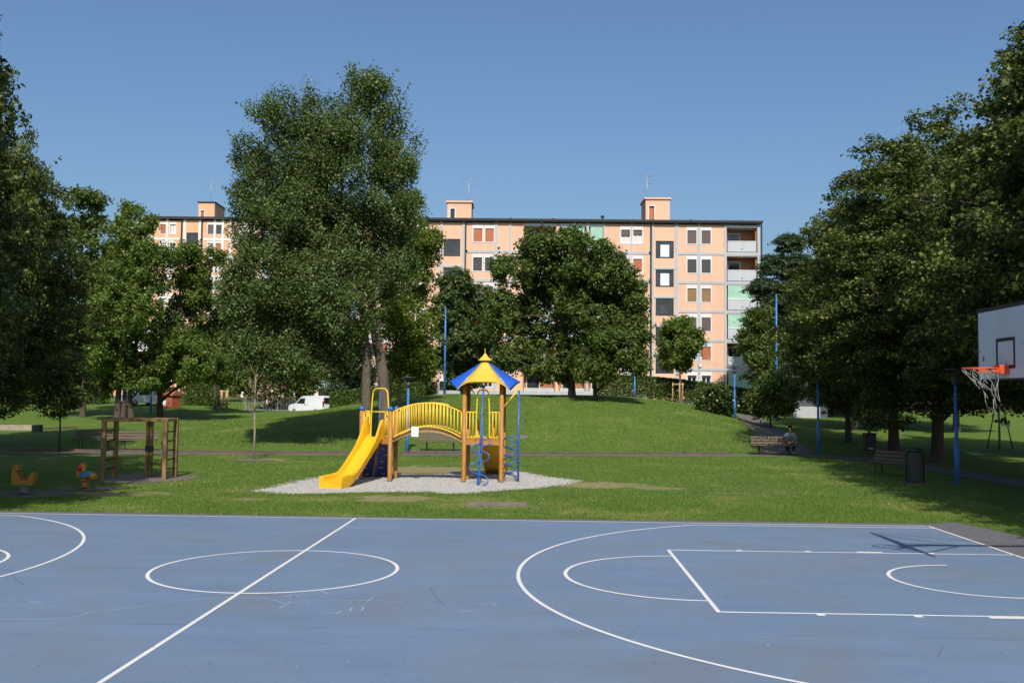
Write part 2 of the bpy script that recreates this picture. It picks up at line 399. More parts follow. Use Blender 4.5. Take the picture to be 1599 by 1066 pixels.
# ------------------------------------------------------------------ mesh builder
class MB:
    def __init__(s): s.v = []; s.f = []; s.mi = []; s.sm = []; s.mats = []
    def mat(s, m):
        if m not in s.mats: s.mats.append(m)
        return s.mats.index(m)
    def add(s, vs, fs, smooth=False, m=None):
        o = len(s.v); s.v.extend([tuple(p) for p in vs])
        k = s.mat(m) if m else 0
        for f in fs: s.f.append([i + o for i in f]); s.mi.append(k); s.sm.append(smooth)
        return s
    def box(s, c, size, rot=None, m=None, bev=0.0):
        hx, hy, hz = size[0] / 2, size[1] / 2, size[2] / 2
        c = Vector(c)
        if bev > 0:
            bm = bmesh.new(); bmesh.ops.create_cube(bm, size=1)
            for w in bm.verts: w.co = Vector((w.co.x * size[0], w.co.y * size[1], w.co.z * size[2]))
            bmesh.ops.bevel(bm, geom=bm.edges[:], offset=min(bev, 0.45 * min(size)), segments=2, profile=0.6, affect='EDGES')
            vs = [w.co.copy() for w in bm.verts]; bm.verts.index_update()
            fs = [[w.index for w in f.verts] for f in bm.faces]; bm.free()
        else:
            vs = [Vector((x, y, z)) for x in (-hx, hx) for y in (-hy, hy) for z in (-hz, hz)]
            fs = [(0, 1, 3, 2), (4, 6, 7, 5), (0, 4, 5, 1), (2, 3, 7, 6), (0, 2, 6, 4), (1, 5, 7, 3)]
        if rot is not None: vs = [rot @ p for p in vs]
        return s.add([p + c for p in vs], fs, False, m)
    def box2(s, lo, hi, m=None, bev=0.0):
        return s.box([(a + b) / 2 for a, b in zip(lo, hi)], [abs(b - a) for a, b in zip(lo, hi)], None, m, bev)
    def beam(s, a, b, w, h, m=None, bev=0.0, upv=(0, 0, 1)):
        a = Vector(a); b = Vector(b); d = (b - a); L = d.length; d.normalize()
        u = Vector(upv)
        if abs(d.dot(u)) > 0.98: u = Vector((0, 1, 0))
        x = d.cross(u).normalized(); y = x.cross(d).normalized()
        rot = Matrix((x, d, y)).transposed()
        return s.box((a + b) / 2, (w, L, h), rot, m, bev)
    def tube(s, pts, rad, seg=10, m=None, cap=True, closed=False):
        pts = [Vector(p) for p in pts]; n = len(pts)
        rs = rad if hasattr(rad, '__len__') else [rad] * n
        vs = []; fs = []
        prevx = None
        for i, p in enumerate(pts):
            if closed: t = pts[(i + 1) % n] - pts[i - 1]
            else: t = pts[min(i + 1, n - 1)] - pts[max(i - 1, 0)]
            if t.length < 1e-9: t = Vector((0, 0, 1))
            t.normalize()
            if prevx is None:
                h = Vector((0, 0, 1)) if abs(t.z) < 0.9 else Vector((1, 0, 0))
                x = t.cross(h).normalized()
            else:
                x = prevx - t * prevx.dot(t)
                if x.length < 1e-6: x = t.cross(Vector((0, 0, 1)))
                x.normalize()
            prevx = x; y = t.cross(x)
            for k in range(seg):
                a = 2 * math.pi * k / seg
                vs.append(p + (x * math.cos(a) + y * math.sin(a)) * rs[i])
        rng = n if closed else n - 1
        for i in range(rng):
            j = (i + 1) % n
            for k in range(seg):
                k2 = (k + 1) % seg
                fs.append((i * seg + k, i * seg + k2, j * seg + k2, j * seg + k))
        s.add(vs, fs, True, m)
        if cap and not closed:
            o = len(s.v) - len(vs); k = s.mat(m) if m else 0
            s.f.append([o + q for q in range(seg)][::-1]); s.mi.append(k); s.sm.append(False)
            s.f.append([o + (n - 1) * seg + q for q in range(seg)]); s.mi.append(k); s.sm.append(False)
        return s
    def lathe(s, prof, c=(0, 0, 0), seg=24, m=None, smooth=True):
        c = Vector(c); vs = []; fs = []
        for (r, z) in prof:
            for k in range(seg):
                a = 2 * math.pi * k / seg
                vs.append(c + Vector((r * math.cos(a), r * math.sin(a), z)))
        for i in range(len(prof) - 1):
            for k in range(seg):
                k2 = (k + 1) % seg
                fs.append((i * seg + k, i * seg + k2, (i + 1) * seg + k2, (i + 1) * seg + k))
        return s.add(vs, fs, smooth, m)
    def prism(s, outline, depth, xf, m=None, smooth=False):
        """outline in 2-D, extruded by depth; xf maps (a,b,c) to a point"""
        n = len(outline)
        vs = [xf(a, b, -depth / 2) for a, b in outline] + [xf(a, b, depth / 2) for a, b in outline]
        fs = [list(range(n))[::-1], list(range(n, 2 * n))]
        s.add(vs, fs, False, m)
        o = len(s.v) - 2 * n; k = s.mat(m) if m else 0
        for i in range(n):
            j = (i + 1) % n
            s.f.append([o + i, o + j, o + n + j, o + n + i]); s.mi.append(k); s.sm.append(smooth)
        return s
    def build(s, name, m=None, parent=None):
        me = bpy.data.meshes.new(name)
        me.from_pydata(s.v, [], s.f)
        mats = s.mats if s.mats else [m]
        for q in mats: me.materials.append(q)
        me.polygons.foreach_set('material_index', s.mi)
        me.polygons.foreach_set('use_smooth', s.sm)
        me.update()
        bm = bmesh.new(); bm.from_mesh(me); bmesh.ops.recalc_face_normals(bm, faces=bm.faces[:]); bm.to_mesh(me); bm.free()
        o = bpy.data.objects.new(name, me); COL.objects.link(o)
        if parent is not None: o.parent = parent
        return o
def tag(o, label=None, cat=None, group=None, kind=None):
    if label: o['label'] = label
    if cat: o['category'] = cat
    if group: o['group'] = group
    if kind: o['kind'] = kind
    return o
def empty(name, loc, rz=0.0, label=None, cat=None, group=None, kind=None):
    o = bpy.data.objects.new(name, None); COL.objects.link(o)
    o.location = loc; o.rotation_euler = (0, 0, rz); o.empty_display_size = 0.3
    return tag(o, label, cat, group, kind)
def copy_tree(o, parent=None):
    c = o.copy(); COL.objects.link(c)
    if parent is not None: c.parent = parent
    for ch in [q for q in o.children]: copy_tree(ch, c)
    return c
def spline(pts, n=8):
    """Catmull-Rom through points"""
    pts = [Vector(p) for p in pts]; out = []
    for i in range(len(pts) - 1):
        p0 = pts[max(i - 1, 0)]; p1 = pts[i]; p2 = pts[i + 1]; p3 = pts[min(i + 2, len(pts) - 1)]
        for k in range(n):
            t = k / n
            out.append(0.5 * ((2 * p1) + (p2 - p0) * t + (2 * p0 - 5 * p1 + 4 * p2 - p3) * t * t + (3 * p1 - p0 - 3 * p2 + p3) * t ** 3))
    out.append(pts[-1]); return out

# ------------------------------------------------------------------ ground
def grid_mesh(name, xs, ys, zf, mat, attr=None):
    nx, ny = len(xs), len(ys)
    vs = [(x, y, zf(x, y)) for y in ys for x in xs]
    fs = [(j * nx + i, j * nx + i + 1, (j + 1) * nx + i + 1, (j + 1) * nx + i) for j in range(ny - 1) for i in range(nx - 1)]
    me = bpy.data.meshes.new(name); me.from_pydata(vs, [], fs); me.materials.append(mat)
    me.polygons.foreach_set('use_smooth', [True] * len(fs))
    if attr:
        a = me.attributes.new(attr[0], 'FLOAT', 'POINT')
        a.data.foreach_set('value', [attr[1](v[0], v[1]) for v in vs])
    o = bpy.data.objects.new(name, me); COL.objects.link(o)
    return o
xs = list(np.concatenate([np.linspace(-400, -60, 18)[:-1], np.linspace(-60, -26, 35)[:-1], np.arange(-26, 6, 0.2), np.linspace(6, 40, 35), np.linspace(45, 400, 16)]))
ys = list(np.concatenate([np.linspace(-120, 6, 20)[:-1], np.arange(6, 32, 0.2), np.arange(32, 100, 1.0), np.linspace(100, 600, 22)]))
lawn = grid_mesh('lawn', xs, ys, gz, M_grass, ('worn', worn))
tag(lawn, kind='structure')

# court: blue paint, grey border
def sheet(name, outline, z, mat):
    mb = MB(); mb.add([(x, y, z) for x, y in outline], [list(range(len(outline)))])
    o = mb.build(name, mat); tag(o, kind='structure'); return o
HW = 6.16           # far sideline
def wob(pts, amp, n=14):
    out = []
    for i in range(len(pts)):
        a = Vector((*pts[i], 0)); b_ = Vector((*pts[(i + 1) % len(pts)], 0))
        for k in range(n):
            p = a.lerp(b_, k / n); out.append((p.x + amp * mnoise.noise((p.x * 0.8, p.y * 0.8, 1)), p.y + amp * mnoise.noise((p.x * 1.3, p.y * 0.8, 9))))
    return out
g1 = ghit(1440, 814); g2 = ghit(1490, 815.5); g3 = ghit(1599, 838)
sheet('asphalt_border', wob([(-60, -30), (14, -30), (7, -3.5), (g3.x, g3.y), (g2.x, g2.y), (g1.x, 6.66), (-9.9, 6.52), (-25, 6.75), (-60, 6.9)], 0.05, 40), 0.004, M_asphalt)
sheet('court_surface', [(-60, -30), (0.02, -30), (0.02, HW + 0.05), (-12, HW + 0.05), (-60, HW + 0.28)], 0.008, M_court)

def strip(mb, pts, w, z):
    """a flat painted line along points"""
    pts = [Vector((p[0], p[1], 0)) for p in pts]; n = len(pts); vs = []
    for i, p in enumerate(pts):
        t = (pts[min(i + 1, n - 1)] - pts[max(i - 1, 0)]).normalized()
        nrm = Vector((-t.y, t.x, 0)) * w / 2
        vs += [(p.x - nrm.x, p.y - nrm.y, z), (p.x + nrm.x, p.y + nrm.y, z)]
    mb.add(vs, [(2 * i, 2 * i + 1, 2 * i + 3, 2 * i + 2) for i in range(n - 1)])
def arc(cx, cy, r, a0, a1, n=64):
    return [(cx + r * math.cos(a0 + (a1 - a0) * k / n), cy + r * math.sin(a0 + (a1 - a0) * k / n)) for k in range(n + 1)]
HC = 11.82
MARKS = ((1.35, 0.10), (2.38, 0.42), (3.42, 0.10), (4.57, 0.10))
lines = MB(); ZL = 0.012; LW = 0.055
pi = math.pi
strip(lines, [(-60, HW + 0.22), (-2 * HC, HW + 0.10), (-HC, HW), (-6, HW), (0, HW)], LW, ZL)
strip(lines, [(0, HW + 0.027), (0, -16)], LW, ZL)
strip(lines, [(-HC, HW - 0.03), (-HC, -16)], LW, ZL + 0.0004)
strip(lines, arc(-HC, 0, 1.775, 0, 2 * pi, 96), LW, ZL + 0.0008)
for sgn, x0 in ((1, 0), (-1, -2 * HC)):
    def mx(x): return x0 + sgn * x
    strip(lines, [(mx(-5.775), 2.45), (mx(-5.775), -2.45)], LW, ZL + 0.0004)
    strip(lines, [(mx(-5.75), 2.425), (mx(0), 2.425)], LW, ZL)
    strip(lines, [(mx(-5.75), -2.425), (mx(0), -2.425)], LW, ZL)
    a0, a1 = (pi / 2, 3 * pi / 2) if sgn > 0 else (-pi / 2, pi / 2)
    strip(lines, arc(mx(-5.775 - 0.02), 0, 1.775, a0, a1), LW, ZL + 0.0008)
    R3 = 6.68
    yl = HW - 0.33
    ang = math.asin(min(1, yl / R3))
    if sgn > 0: strip(lines, arc(mx(-1.575), 0, R3, pi - ang, pi + ang + 0.3, 120), LW, ZL)
    else: strip(lines, arc(mx(-1.575), 0, R3, -ang - 0.3, ang, 120), LW, ZL)
    xa = mx(-1.575) - sgn * R3 * math.cos(ang)
    strip(lines, [(xa, yl), (mx(-0.03), yl)], LW, ZL)
    strip(lines, arc(mx(-1.575), 0, 1.275, a0, a1, 40), LW, ZL)
    for s_ in (1, -1):        # rebound marks outside the lane
        y = s_ * (2.45 + 0.04)
        for d_, w_ in MARKS:
            if w_ == 0: continue
            strip(lines, [(mx(-d_ - w_ / 2), y + s_ * 0.01), (mx(-d_ + w_ / 2), y + s_ * 0.01)], 0.09, ZL + 0.0006)
tag(lines.build('court_line_marking', M_line), kind='structure')

# chalk scribbles and scuffs
def pxs(L): return [(p.x, p.y) for p in (ghit(u, v) for u, v in L)]
def smooth2(pts, n=8): return [(p.x, p.y) for p in spline([(a, b, 0) for a, b in pts], n)]
chalk = MB()
for L in ([(0, 969), (60, 970), (110, 966), (145, 957), (190, 953), (230, 947), (290, 940), (340, 935)],
          [(345, 934), (400, 935), (425, 938), (445, 943), (465, 942), (480, 938)], [(436, 951), (445, 945), (452, 940)],
          [(0, 948), (40, 945), (70, 942), (98, 937)], [(45, 940), (60, 942), (72, 943)],
          [(480, 939), (530, 940), (590, 940.5), (632, 941.5)], [(573, 941), (582, 935)],
          [(546, 957), (563, 957), (566, 950), (551, 950), (546, 957)], [(504, 958), (531, 957)], [(524, 961), (532, 955)],
          [(448, 930), (470, 933)], [(440, 933), (482, 931)], [(452, 934), (476, 929)], [(500, 925), (512, 929)],
          [(745, 944), (778, 946)], [(750, 947), (776, 943)], [(717, 957), (747, 956)]):
    strip(chalk, smooth2(pxs(L), 6), 0.016, 0.0105)
tag(chalk.build('chalk_marking', M_chalk), kind='structure')
scuff = MB()
for L in ([(18, 893), (22, 902), (30, 910), (40, 915)], [(672, 918), (676, 928), (684, 938), (695, 946)], [(345, 830), (352, 826), (357, 822)],
          [(1430, 925), (1436, 922), (1443, 918)], [(1463, 1030), (1468, 1020), (1472, 1010)]):
    strip(scuff, smooth2(pxs(L), 6), 0.02, 0.0100)
tag(scuff.build('scuff_marking', M_scuff), kind='structure')
# dry leaves and grit lying on the court
lit = MB(); rr = random.Random(5)
for (u, v) in [(203, 1014), (637, 1035), (634, 851), (717, 964), (110, 916), (326, 915), (863, 866), (1022, 1036), (1134, 935), (930, 918)] + [(rr.uniform(0, 1599), 820 + 240 * rr.random() ** 1.3) for _ in range(70)]:
    p = ghit(u, v)
    if p.x > 0 or p.y > HW: continue
    r_ = rr.uniform(0.006, 0.02); a = rr.uniform(0, 6.28); c_, s_ = math.cos(a), math.sin(a)
    k = M_scuff if rr.random() < 0.55 else (M_oldwood if rr.random() < 0.6 else M_chalk)
    lit.add([(p.x + r_ * c_, p.y + r_ * s_, 0.016), (p.x - 0.5 * r_ * s_, p.y + 0.5 * r_ * c_, 0.024), (p.x - r_ * c_, p.y - r_ * s_, 0.014), (p.x + 0.5 * r_ * s_, p.y - 0.5 * r_ * c_, 0.026)], [(0, 1, 2, 3)], False, k)
tag(lit.build('court_litter', M_scuff), 'scattered dry leaf bits and grit on the blue court', 'litter', None, 'stuff')

# gravel bed
gp = [(405, 767), (430, 762), (470, 752), (510, 745), (560, 741), (600, 741), (640, 741.5), (690, 741), (740, 738), (780, 736), (818, 739), (838, 744), (870, 748), (891, 751),
      (870, 757), (840, 761), (800, 764), (760, 767), (720, 770), (690, 769), (660, 767), (620, 768), (560, 769), (500, 770), (450, 770)]
go = smooth2(pxs(gp) + [pxs(gp)[0]], 9)[:-1]
go = [(x + 0.10 * mnoise.noise((x * 2.5, y * 2.5, 0)) + 0.07 * mnoise.noise((x * 9, y * 9, 0)), y + 0.12 * mnoise.noise((x * 2.5, y * 2.5, 7)) + 0.07 * mnoise.noise((x * 9, y * 9, 5))) for x, y in go]
gravel = sheet('gravel_bed', go, 0.012, M_gravel)
gcen = Vector((sum(p[0] for p in go) / len(go), sum(p[1] for p in go) / len(go), 0))
def inpoly(x, y, poly):
    c = False; j = len(poly) - 1
    for i in range(len(poly)):
        xi, yi = poly[i]; xj, yj = poly[j]
        if (yi > y) != (yj > y) and x < (xj - xi) * (y - yi) / (yj - yi) + xi: c = not c
        j = i
    return c
# loose pebbles
def pebbles(n):
    xa = np.array(go); lo = xa.min(0); hi = xa.max(0); vs = []; fs = []; t = 0
    rr = random.Random(3)
    base = [(1, 0, 0), (-1, 0, 0), (0, 1, 0), (0, -1, 0), (0, 0, 0.8), (0, 0, -0.6)]
    tri = [(0, 2, 4), (2, 1, 4), (1, 3, 4), (3, 0, 4)]
    while t < n:
        x = rr.uniform(lo[0] - .1, hi[0] + .1); y = rr.uniform(lo[1] - .1, hi[1] + .1)
        if not inpoly(x, y, go):
            k = rr.randrange(len(go)); a_, b_2 = go[k]; q = abs(rr.gauss(0, 0.13)); dx, dy = a_ - gcen.x, b_2 - gcen.y; L_q = math.hypot(dx, dy)
            x = a_ + dx / L_q * q + rr.uniform(-.12, .12); y = b_2 + dy / L_q * q + rr.uniform(-.06, .06)
            if rr.random() < 0.72: continue
        r_ = rr.uniform(0.010, 0.026); a = rr.uniform(0, 6.28); o = len(vs)
        for b_ in base[:5]:
            q = r_ * rr.uniform(0.7, 1.2)
            vs.append((x + q * (b_[0] * math.cos(a) - b_[1] * math.sin(a)), y + q * (b_[0] * math.sin(a) + b_[1] * math.cos(a)), 0.013 + q * max(0, b_[2])))
        fs += [tuple(i + o for i in f) for f in tri]; t += 1
    me = bpy.data.meshes.new('gravel'); me.from_pydata(vs, [], fs); me.materials.append(M_pebble)
    o = bpy.data.objects.new('gravel', me); COL.objects.link(o)
    tag(o, 'pale loose gravel under the playground equipment', 'gravel', None, 'stuff')
M_pebble = simple('pebble', (0.40, 0.38, 0.35), 0.9, 0.35, 9)
pebbles(22000)

# paths with timber kerbs
def ribbon(name, ctr, w, mat, dz=0.02, parent=None):
    pts = spline([(x, y, 0) for x, y in ctr], 14); n = len(pts); vs = []
    cols = 5
    for i, p in enumerate(pts):
        t = (pts[min(i + 1, n - 1)] - pts[max(i - 1, 0)]).normalized(); nr = Vector((-t.y, t.x, 0))
        for k in range(cols):
            q = p + nr * (w * (k / (cols - 1) - 0.5) + 0.06 * mnoise.noise((p.x, p.y, k)))
            vs.append((q.x, q.y, max(gz(q.x, q.y), gz(p.x, p.y)) + dz))
    fs = [(i * cols + k, i * cols + k + 1, (i + 1) * cols + k + 1, (i + 1) * cols + k) for i in range(n - 1) for k in range(cols - 1)]
    mb = MB(); mb.add(vs, fs, True); o = mb.build(name, mat); tag(o, kind='structure'); return o
pc = [ghit(0, 706), ghit(200, 707.5), ghit(400, 709.5), ghit(650, 710.5), ghit(900, 711), ghit(1150, 711.5), ghit(1260, 711.5)]
pc = [(p.x, p.y) for p in pc]
pc = [(pc[0][0] - 25, pc[0][1] - 1)] + pc + [(6.2, 28.5), (7.0, 22), (7.2, 12), (8.5, 2), (10, -8)]
ribbon('path', pc, 1.5, M_path, 0.012)
ribbon('bench_apron', [(p.x, p.y) for p in (ghit(110, 702.5), ghit(180, 703), ghit(250, 703.5))], 1.6, M_path, 0.016)
ribbon('bench_apron', [(p.x, p.y) for p in (ghit(640, 705), ghit(685, 705.2), ghit(730, 705.4))], 1.7, M_path, 0.016)
pr = [(3.4, 32.2), (4.4, 37), (5.6, 45), (6.6, 53), (7.4, 60), (8.2, 66)]
ribbon('side_path', pr, 2.1, M_path, 0.03)
def kerb(ctr, off, name, h=0.13, w=0.09):
    pts = spline([(x, y, 0) for x, y in ctr], 8); n = len(pts); mb = MB(); q = []
    for i, p in enumerate(pts):
        t = (pts[min(i + 1, n - 1)] - pts[max(i - 1, 0)]).normalized(); nr = Vector((-t.y, t.x, 0))
        a = p + nr * off; q.append(Vector((a.x, a.y, gz(a.x, a.y))))
    for i in range(n - 1):
        d = (q[i + 1] - q[i]) * 0.5
        jz = 0.02 * mnoise.noise((i * 1.7, off, 0))
        mb.beam(q[i] + Vector((0, 0, h / 2 - 0.02 + jz)) + d * 0.01, q[i + 1] + Vector((0, 0, h / 2 - 0.02 + jz)) - d * 0.01, w, h)
    o = mb.build(name, M_kerb); tag(o, kind='structure')
kerb(pc[1:7], 0.85, 'path_kerb')
kerb(pr, 1.12, 'path_kerb', 0.1); kerb(pr, -1.12, 'path_kerb', 0.16)

# soil round the frame and riders
sf = [(p.x, p.y) for p in (ghit(u, v) for u, v in [(150, 752), (180, 741), (240, 740), (290, 742), (312, 745), (285, 750), (240, 753), (190, 754)])]
so = smooth2(sf + [sf[0]], 6)[:-1]
M_soil = simple('bare_soil', (0.165, 0.135, 0.105), 0.95, 0.3, 8, bumpv=0.8, bscale=40)
sheet('bare_soil', [(x + .12 * mnoise.noise((x * 2, y * 2, 4)), y + .12 * mnoise.noise((x * 2, y * 2, 8))) for x, y in so], 0.01, M_soil)
for k_, (u, v, ra, rb) in enumerate([(92, 706, 1.1, .8), (397, 719, 0.8, .7), (36, 772, 1.2, 1.0), (133, 763, 1.0, 0.7)]):
    c_ = ghit(u, v)
    sheet('bare_soil', [(c_.x + ra * (1 + .25 * mnoise.noise((t * .9, k_, 0))) * math.cos(t * 2 * pi / 30), c_.y + rb * (1 + .25 * mnoise.noise((t * .9, k_, 5))) * math.sin(t * 2 * pi / 30)) for t in range(30)], 0.014 + 0.002 * k_, M_soil)

# grass blades near the court
def blades(n, xr, yr, hmin, hmax, wid, seed, bias=1.0):
    rg = np.random.default_rng(seed)
    y = yr[0] + (yr[1] - yr[0]) * rg.random(n) ** bias; x = xr[0] + (xr[1] - xr[0]) * rg.random(n)
    # stay inside the camera's view
    keep = np.ones(n, bool)
    gy = np.array([0.0] * n)
    edge = np.interp(x, [-60, -25, -9.9, g1.x, g2.x, g3.x, 7], [6.9, 6.72, 6.5, 6.62, g2.y, g3.y, -3.5])
    keep &= y > edge - 0.02
    xa = np.where(keep)[0]; k2 = []
    for i in xa:
        X, Y = x[i], y[i]
        if inpoly_fast(X, Y): continue
        if worn(X, Y) > 0.15 + 0.95 * rg.random(): continue
        k2.append(i)
    x = x[k2]; y = y[k2]; n = len(k2)
    clump = np.array([0.5 + 0.5 * mnoise.noise((a * 0.9, b_ * 0.9, 2)) for a, b_ in zip(x, y)])
    dry = np.array([mnoise.noise((a * 0.45, b_ * 0.45, 12)) * 1.6 + 0.5 * mnoise.noise((a * 2.2, b_ * 2.2, 15)) for a, b_ in zip(x, y)])
    h = (hmin + (hmax - hmin) * rg.random(n)) * (0.6 + 0.8 * clump)
    a = rg.random(n) * 2 * np.pi; w = wid * (0.7 + 0.6 * rg.random(n))
    la = rg.random(n) * 2 * np.pi; lean = h * (0.3 + 1.5 * rg.random(n))
    z0 = np.array([gz(p, q) for p, q in zip(x, y)])
    v = np.empty((n, 3, 3))
    v[:, 0] = np.stack([x - w * np.cos(a), y - w * np.sin(a), z0], 1)
    v[:, 1] = np.stack([x + w * np.cos(a), y + w * np.sin(a), z0], 1)
    v[:, 2] = np.stack([x + lean * np.cos(la), y + lean * np.sin(la), z0 + h], 1)
    return v, np.clip(0.35 * clump + 0.2 + 0.35 * (rg.random(n) - 0.5) + 0.5 * (rg.random(n) < 0.14) + 0.55 * np.clip(dry, 0, 1), 0, 1)
gb = (min(p[0] for p in go), max(p[0] for p in go), min(p[1] for p in go), max(p[1] for p in go))
sb = (min(p[0] for p in so), max(p[0] for p in so), min(p[1] for p in so), max(p[1] for p in so))
def inpoly_fast(x, y):
    if gb[0] < x < gb[1] and gb[2] < y < gb[3] and inpoly(x, y, go): return True
    if sb[0] < x < sb[1] and sb[2] < y < sb[3] and inpoly(x, y, so): return True
    return False
def rawmesh(name, V, nper, mat, tint):
    n = len(V); me = bpy.data.meshes.new(name)
    me.vertices.add(n * nper); me.vertices.foreach_set('co', V.reshape(-1).astype(np.float32))
    me.loops.add(n * nper); me.loops.foreach_set('vertex_index', np.arange(n * nper, dtype=np.int32))
    me.polygons.add(n); me.polygons.foreach_set('loop_start', np.arange(0, n * nper, nper, dtype=np.int32))
    me.update(calc_edges=True)
    a = me.attributes.new('tint', 'FLOAT', 'FACE'); a.data.foreach_set('value', tint.astype(np.float32))
    me.materials.append(mat)
    return me
V1, t1 = blades(210000, (-21.5, 3.2), (6.4, 12), 0.018, 0.05, 0.005, 1, 1.2)
V2, t2 = blades(130000, (-25, 5), (12, 30), 0.02, 0.055, 0.008, 2)
V3, t3 = blades(110000, (-33, 7), (32.5, 58), 0.03, 0.085, 0.016, 3)
me = rawmesh('grass', np.concatenate([V1, V2, V3]), 3, L_blade, np.concatenate([t1, t2, t3]))
go_ = bpy.data.objects.new('grass', me); COL.objects.link(go_)
tag(go_, 'short green grass of the lawn beside the court', 'grass', None, 'stuff')

sk = MB(); rr = random.Random(8)
for k in range(520):
    u, v = rr.uniform(0, 1599), 640 + 160 * rr.random() ** .7
    p = ghit(u, v)
    if p.y > 60 or p.y < 6.8 or inpoly_fast(p.x, p.y): continue
    r_ = rr.uniform(.015, .04); a = rr.uniform(0, 6.28); c_, s_ = math.cos(a) * r_, math.sin(a) * r_
    sk.add([(p.x + c_, p.y + s_, p.z + .05), (p.x - s_ * .6, p.y + c_ * .6, p.z + .065), (p.x - c_, p.y - s_, p.z + .045), (p.x + s_ * .6, p.y - c_ * .6, p.z + .06)], [(0, 1, 2, 3)], False, rr.choice([M_stake, M_chalk, M_deck, M_oldwood, M_utilw]))
tag(sk.build('fallen_leaves', M_stake), 'scattered dry leaves and pale weed flowers on the lawn', 'leaf litter', None, 'stuff')

# ------------------------------------------------------------------ trees
def leaves_for(lobes, n_cl, per, size, rg, flat=0.6, clr=(0.45, 0.85), shell=0.55, needle=False, droop=0.0, sprig=0.07, fine=2.4):
    """lobes: array of (cx,cy,cz,rx,ry,rz). returns quads, tint, clump centres"""
    lb = np.array(lobes, float)
    if not needle: n_cl = int(n_cl * fine); per = per / fine * 1.45; size = size * 0.82; clr = (clr[0] * 0.66, clr[1] * 0.70)
    wgt = (lb[:, 3] * lb[:, 4] * lb[:, 5]) ** 0.6; wgt /= wgt.sum()
    k = rg.choice(len(lb), n_cl, p=wgt)
    d = rg.normal(size=(n_cl, 3)); d /= np.linalg.norm(d, axis=1)[:, None]
    rad = shell + (1.05 - shell) * rg.random(n_cl) ** 0.6
    C = lb[k, :3] + d * lb[k, 3:6] * rad[:, None]
    cr_ = clr[0] + (clr[1] - clr[0]) * rg.random(n_cl)
    tc = rg.normal(0, 0.13, n_cl)
    # loose shoots that stand out of the crown
    ns = int(n_cl * sprig)
    if ns:
        k2 = rg.choice(len(lb), ns, p=wgt); d2 = rg.normal(size=(ns, 3)); d2[:, 2] = np.abs(d2[:, 2]) * 0.7 - 0.15; d2 /= np.linalg.norm(d2, axis=1)[:, None]
        up = d2 * 0.8 + np.array([0, 0, 0.55 if not droop else 0.1]) + rg.normal(size=(ns, 3)) * 0.2; up /= np.linalg.norm(up, axis=1)[:, None]
        base_ = lb[k2, :3] + d2 * lb[k2, 3:6] * 0.95
        st_ = 4; f_ = np.tile(np.arange(st_) / st_, ns); ii = np.repeat(np.arange(ns), st_); Ls = (0.5 + 0.9 * rg.random(ns)) * clr[1] * 1.5
        C2 = base_[ii] + up[ii] * (Ls[ii] * f_)[:, None]
        cr2 = clr[0] * (0.62 - 0.34 * f_)
        C = np.concatenate([C, C2]); d = np.concatenate([d, d2[ii]]); cr_ = np.concatenate([cr_, cr2]); tc = np.concatenate([tc, rg.normal(0.05, 0.12, ns)[ii]])
        n_cl = len(C)
    cnt = np.maximum(6, (per * (cr_ / (0.5 * (clr[0] + clr[1]))) ** 2).astype(int))
    idx = np.repeat(np.arange(n_cl), cnt); n = len(idx)
    p = rg.normal(size=(n, 3)); p /= np.linalg.norm(p, axis=1)[:, None]
    p *= (rg.random(n) ** 0.5 * (0.75 + 0.5 * rg.random(n)))[:, None]
    off = p * cr_[idx][:, None] * np.array([1, 1, flat])
    if droop: off[:, 2] -= droop * (off[:, 0] ** 2 + off[:, 1] ** 2) / np.maximum(cr_[idx], 0.1)
    P = C[idx] + off
    nr = rg.normal(size=(n, 3)) * 0.75 + d[idx] * 0.6 + np.array([0, 0, 0.55])
    nr /= np.linalg.norm(nr, axis=1)[:, None]
    a = np.cross(nr, rg.normal(size=(n, 3))); a /= np.linalg.norm(a, axis=1)[:, None] + 1e-9
    b_ = np.cross(nr, a)
    L = size * (0.65 + 0.7 * rg.random(n)); Wd = L * (0.16 if needle else 0.36)
    q = np.empty((n, 4, 3))
    q[:, 0] = P - a * L[:, None] * 0.5
    q[:, 1] = P + b_ * Wd[:, None] + nr * (L * 0.08)[:, None]
    q[:, 2] = P + a * L[:, None] * 0.5
    q[:, 3] = P - b_ * Wd[:, None] + nr * (L * 0.08)[:, None]
    tint = np.clip(0.40 + tc[idx] + rg.normal(0, 0.22, n) + 0.45 * (rg.random(n) < 0.07), 0, 1)
    return q, tint, C
def limb(mb, a, b_, r0, r1, rg, wig=0.12, seg=6, n=5):
    a = Vector(a); b_ = Vector(b_); L = (b_ - a).length; pts = []
    for i in range(n + 1):
        t = i / n; p = a.lerp(b_, t)
        p.z += L * 0.10 * math.sin(t * math.pi)
        if 0 < i < n: p += Vector(rg.normal(size=3)) * wig * L * 0.12
        pts.append(p)
    mb.tube(pts, [r0 + (r1 - r0) * (i / n) for i in range(n + 1)], seg, None, False)
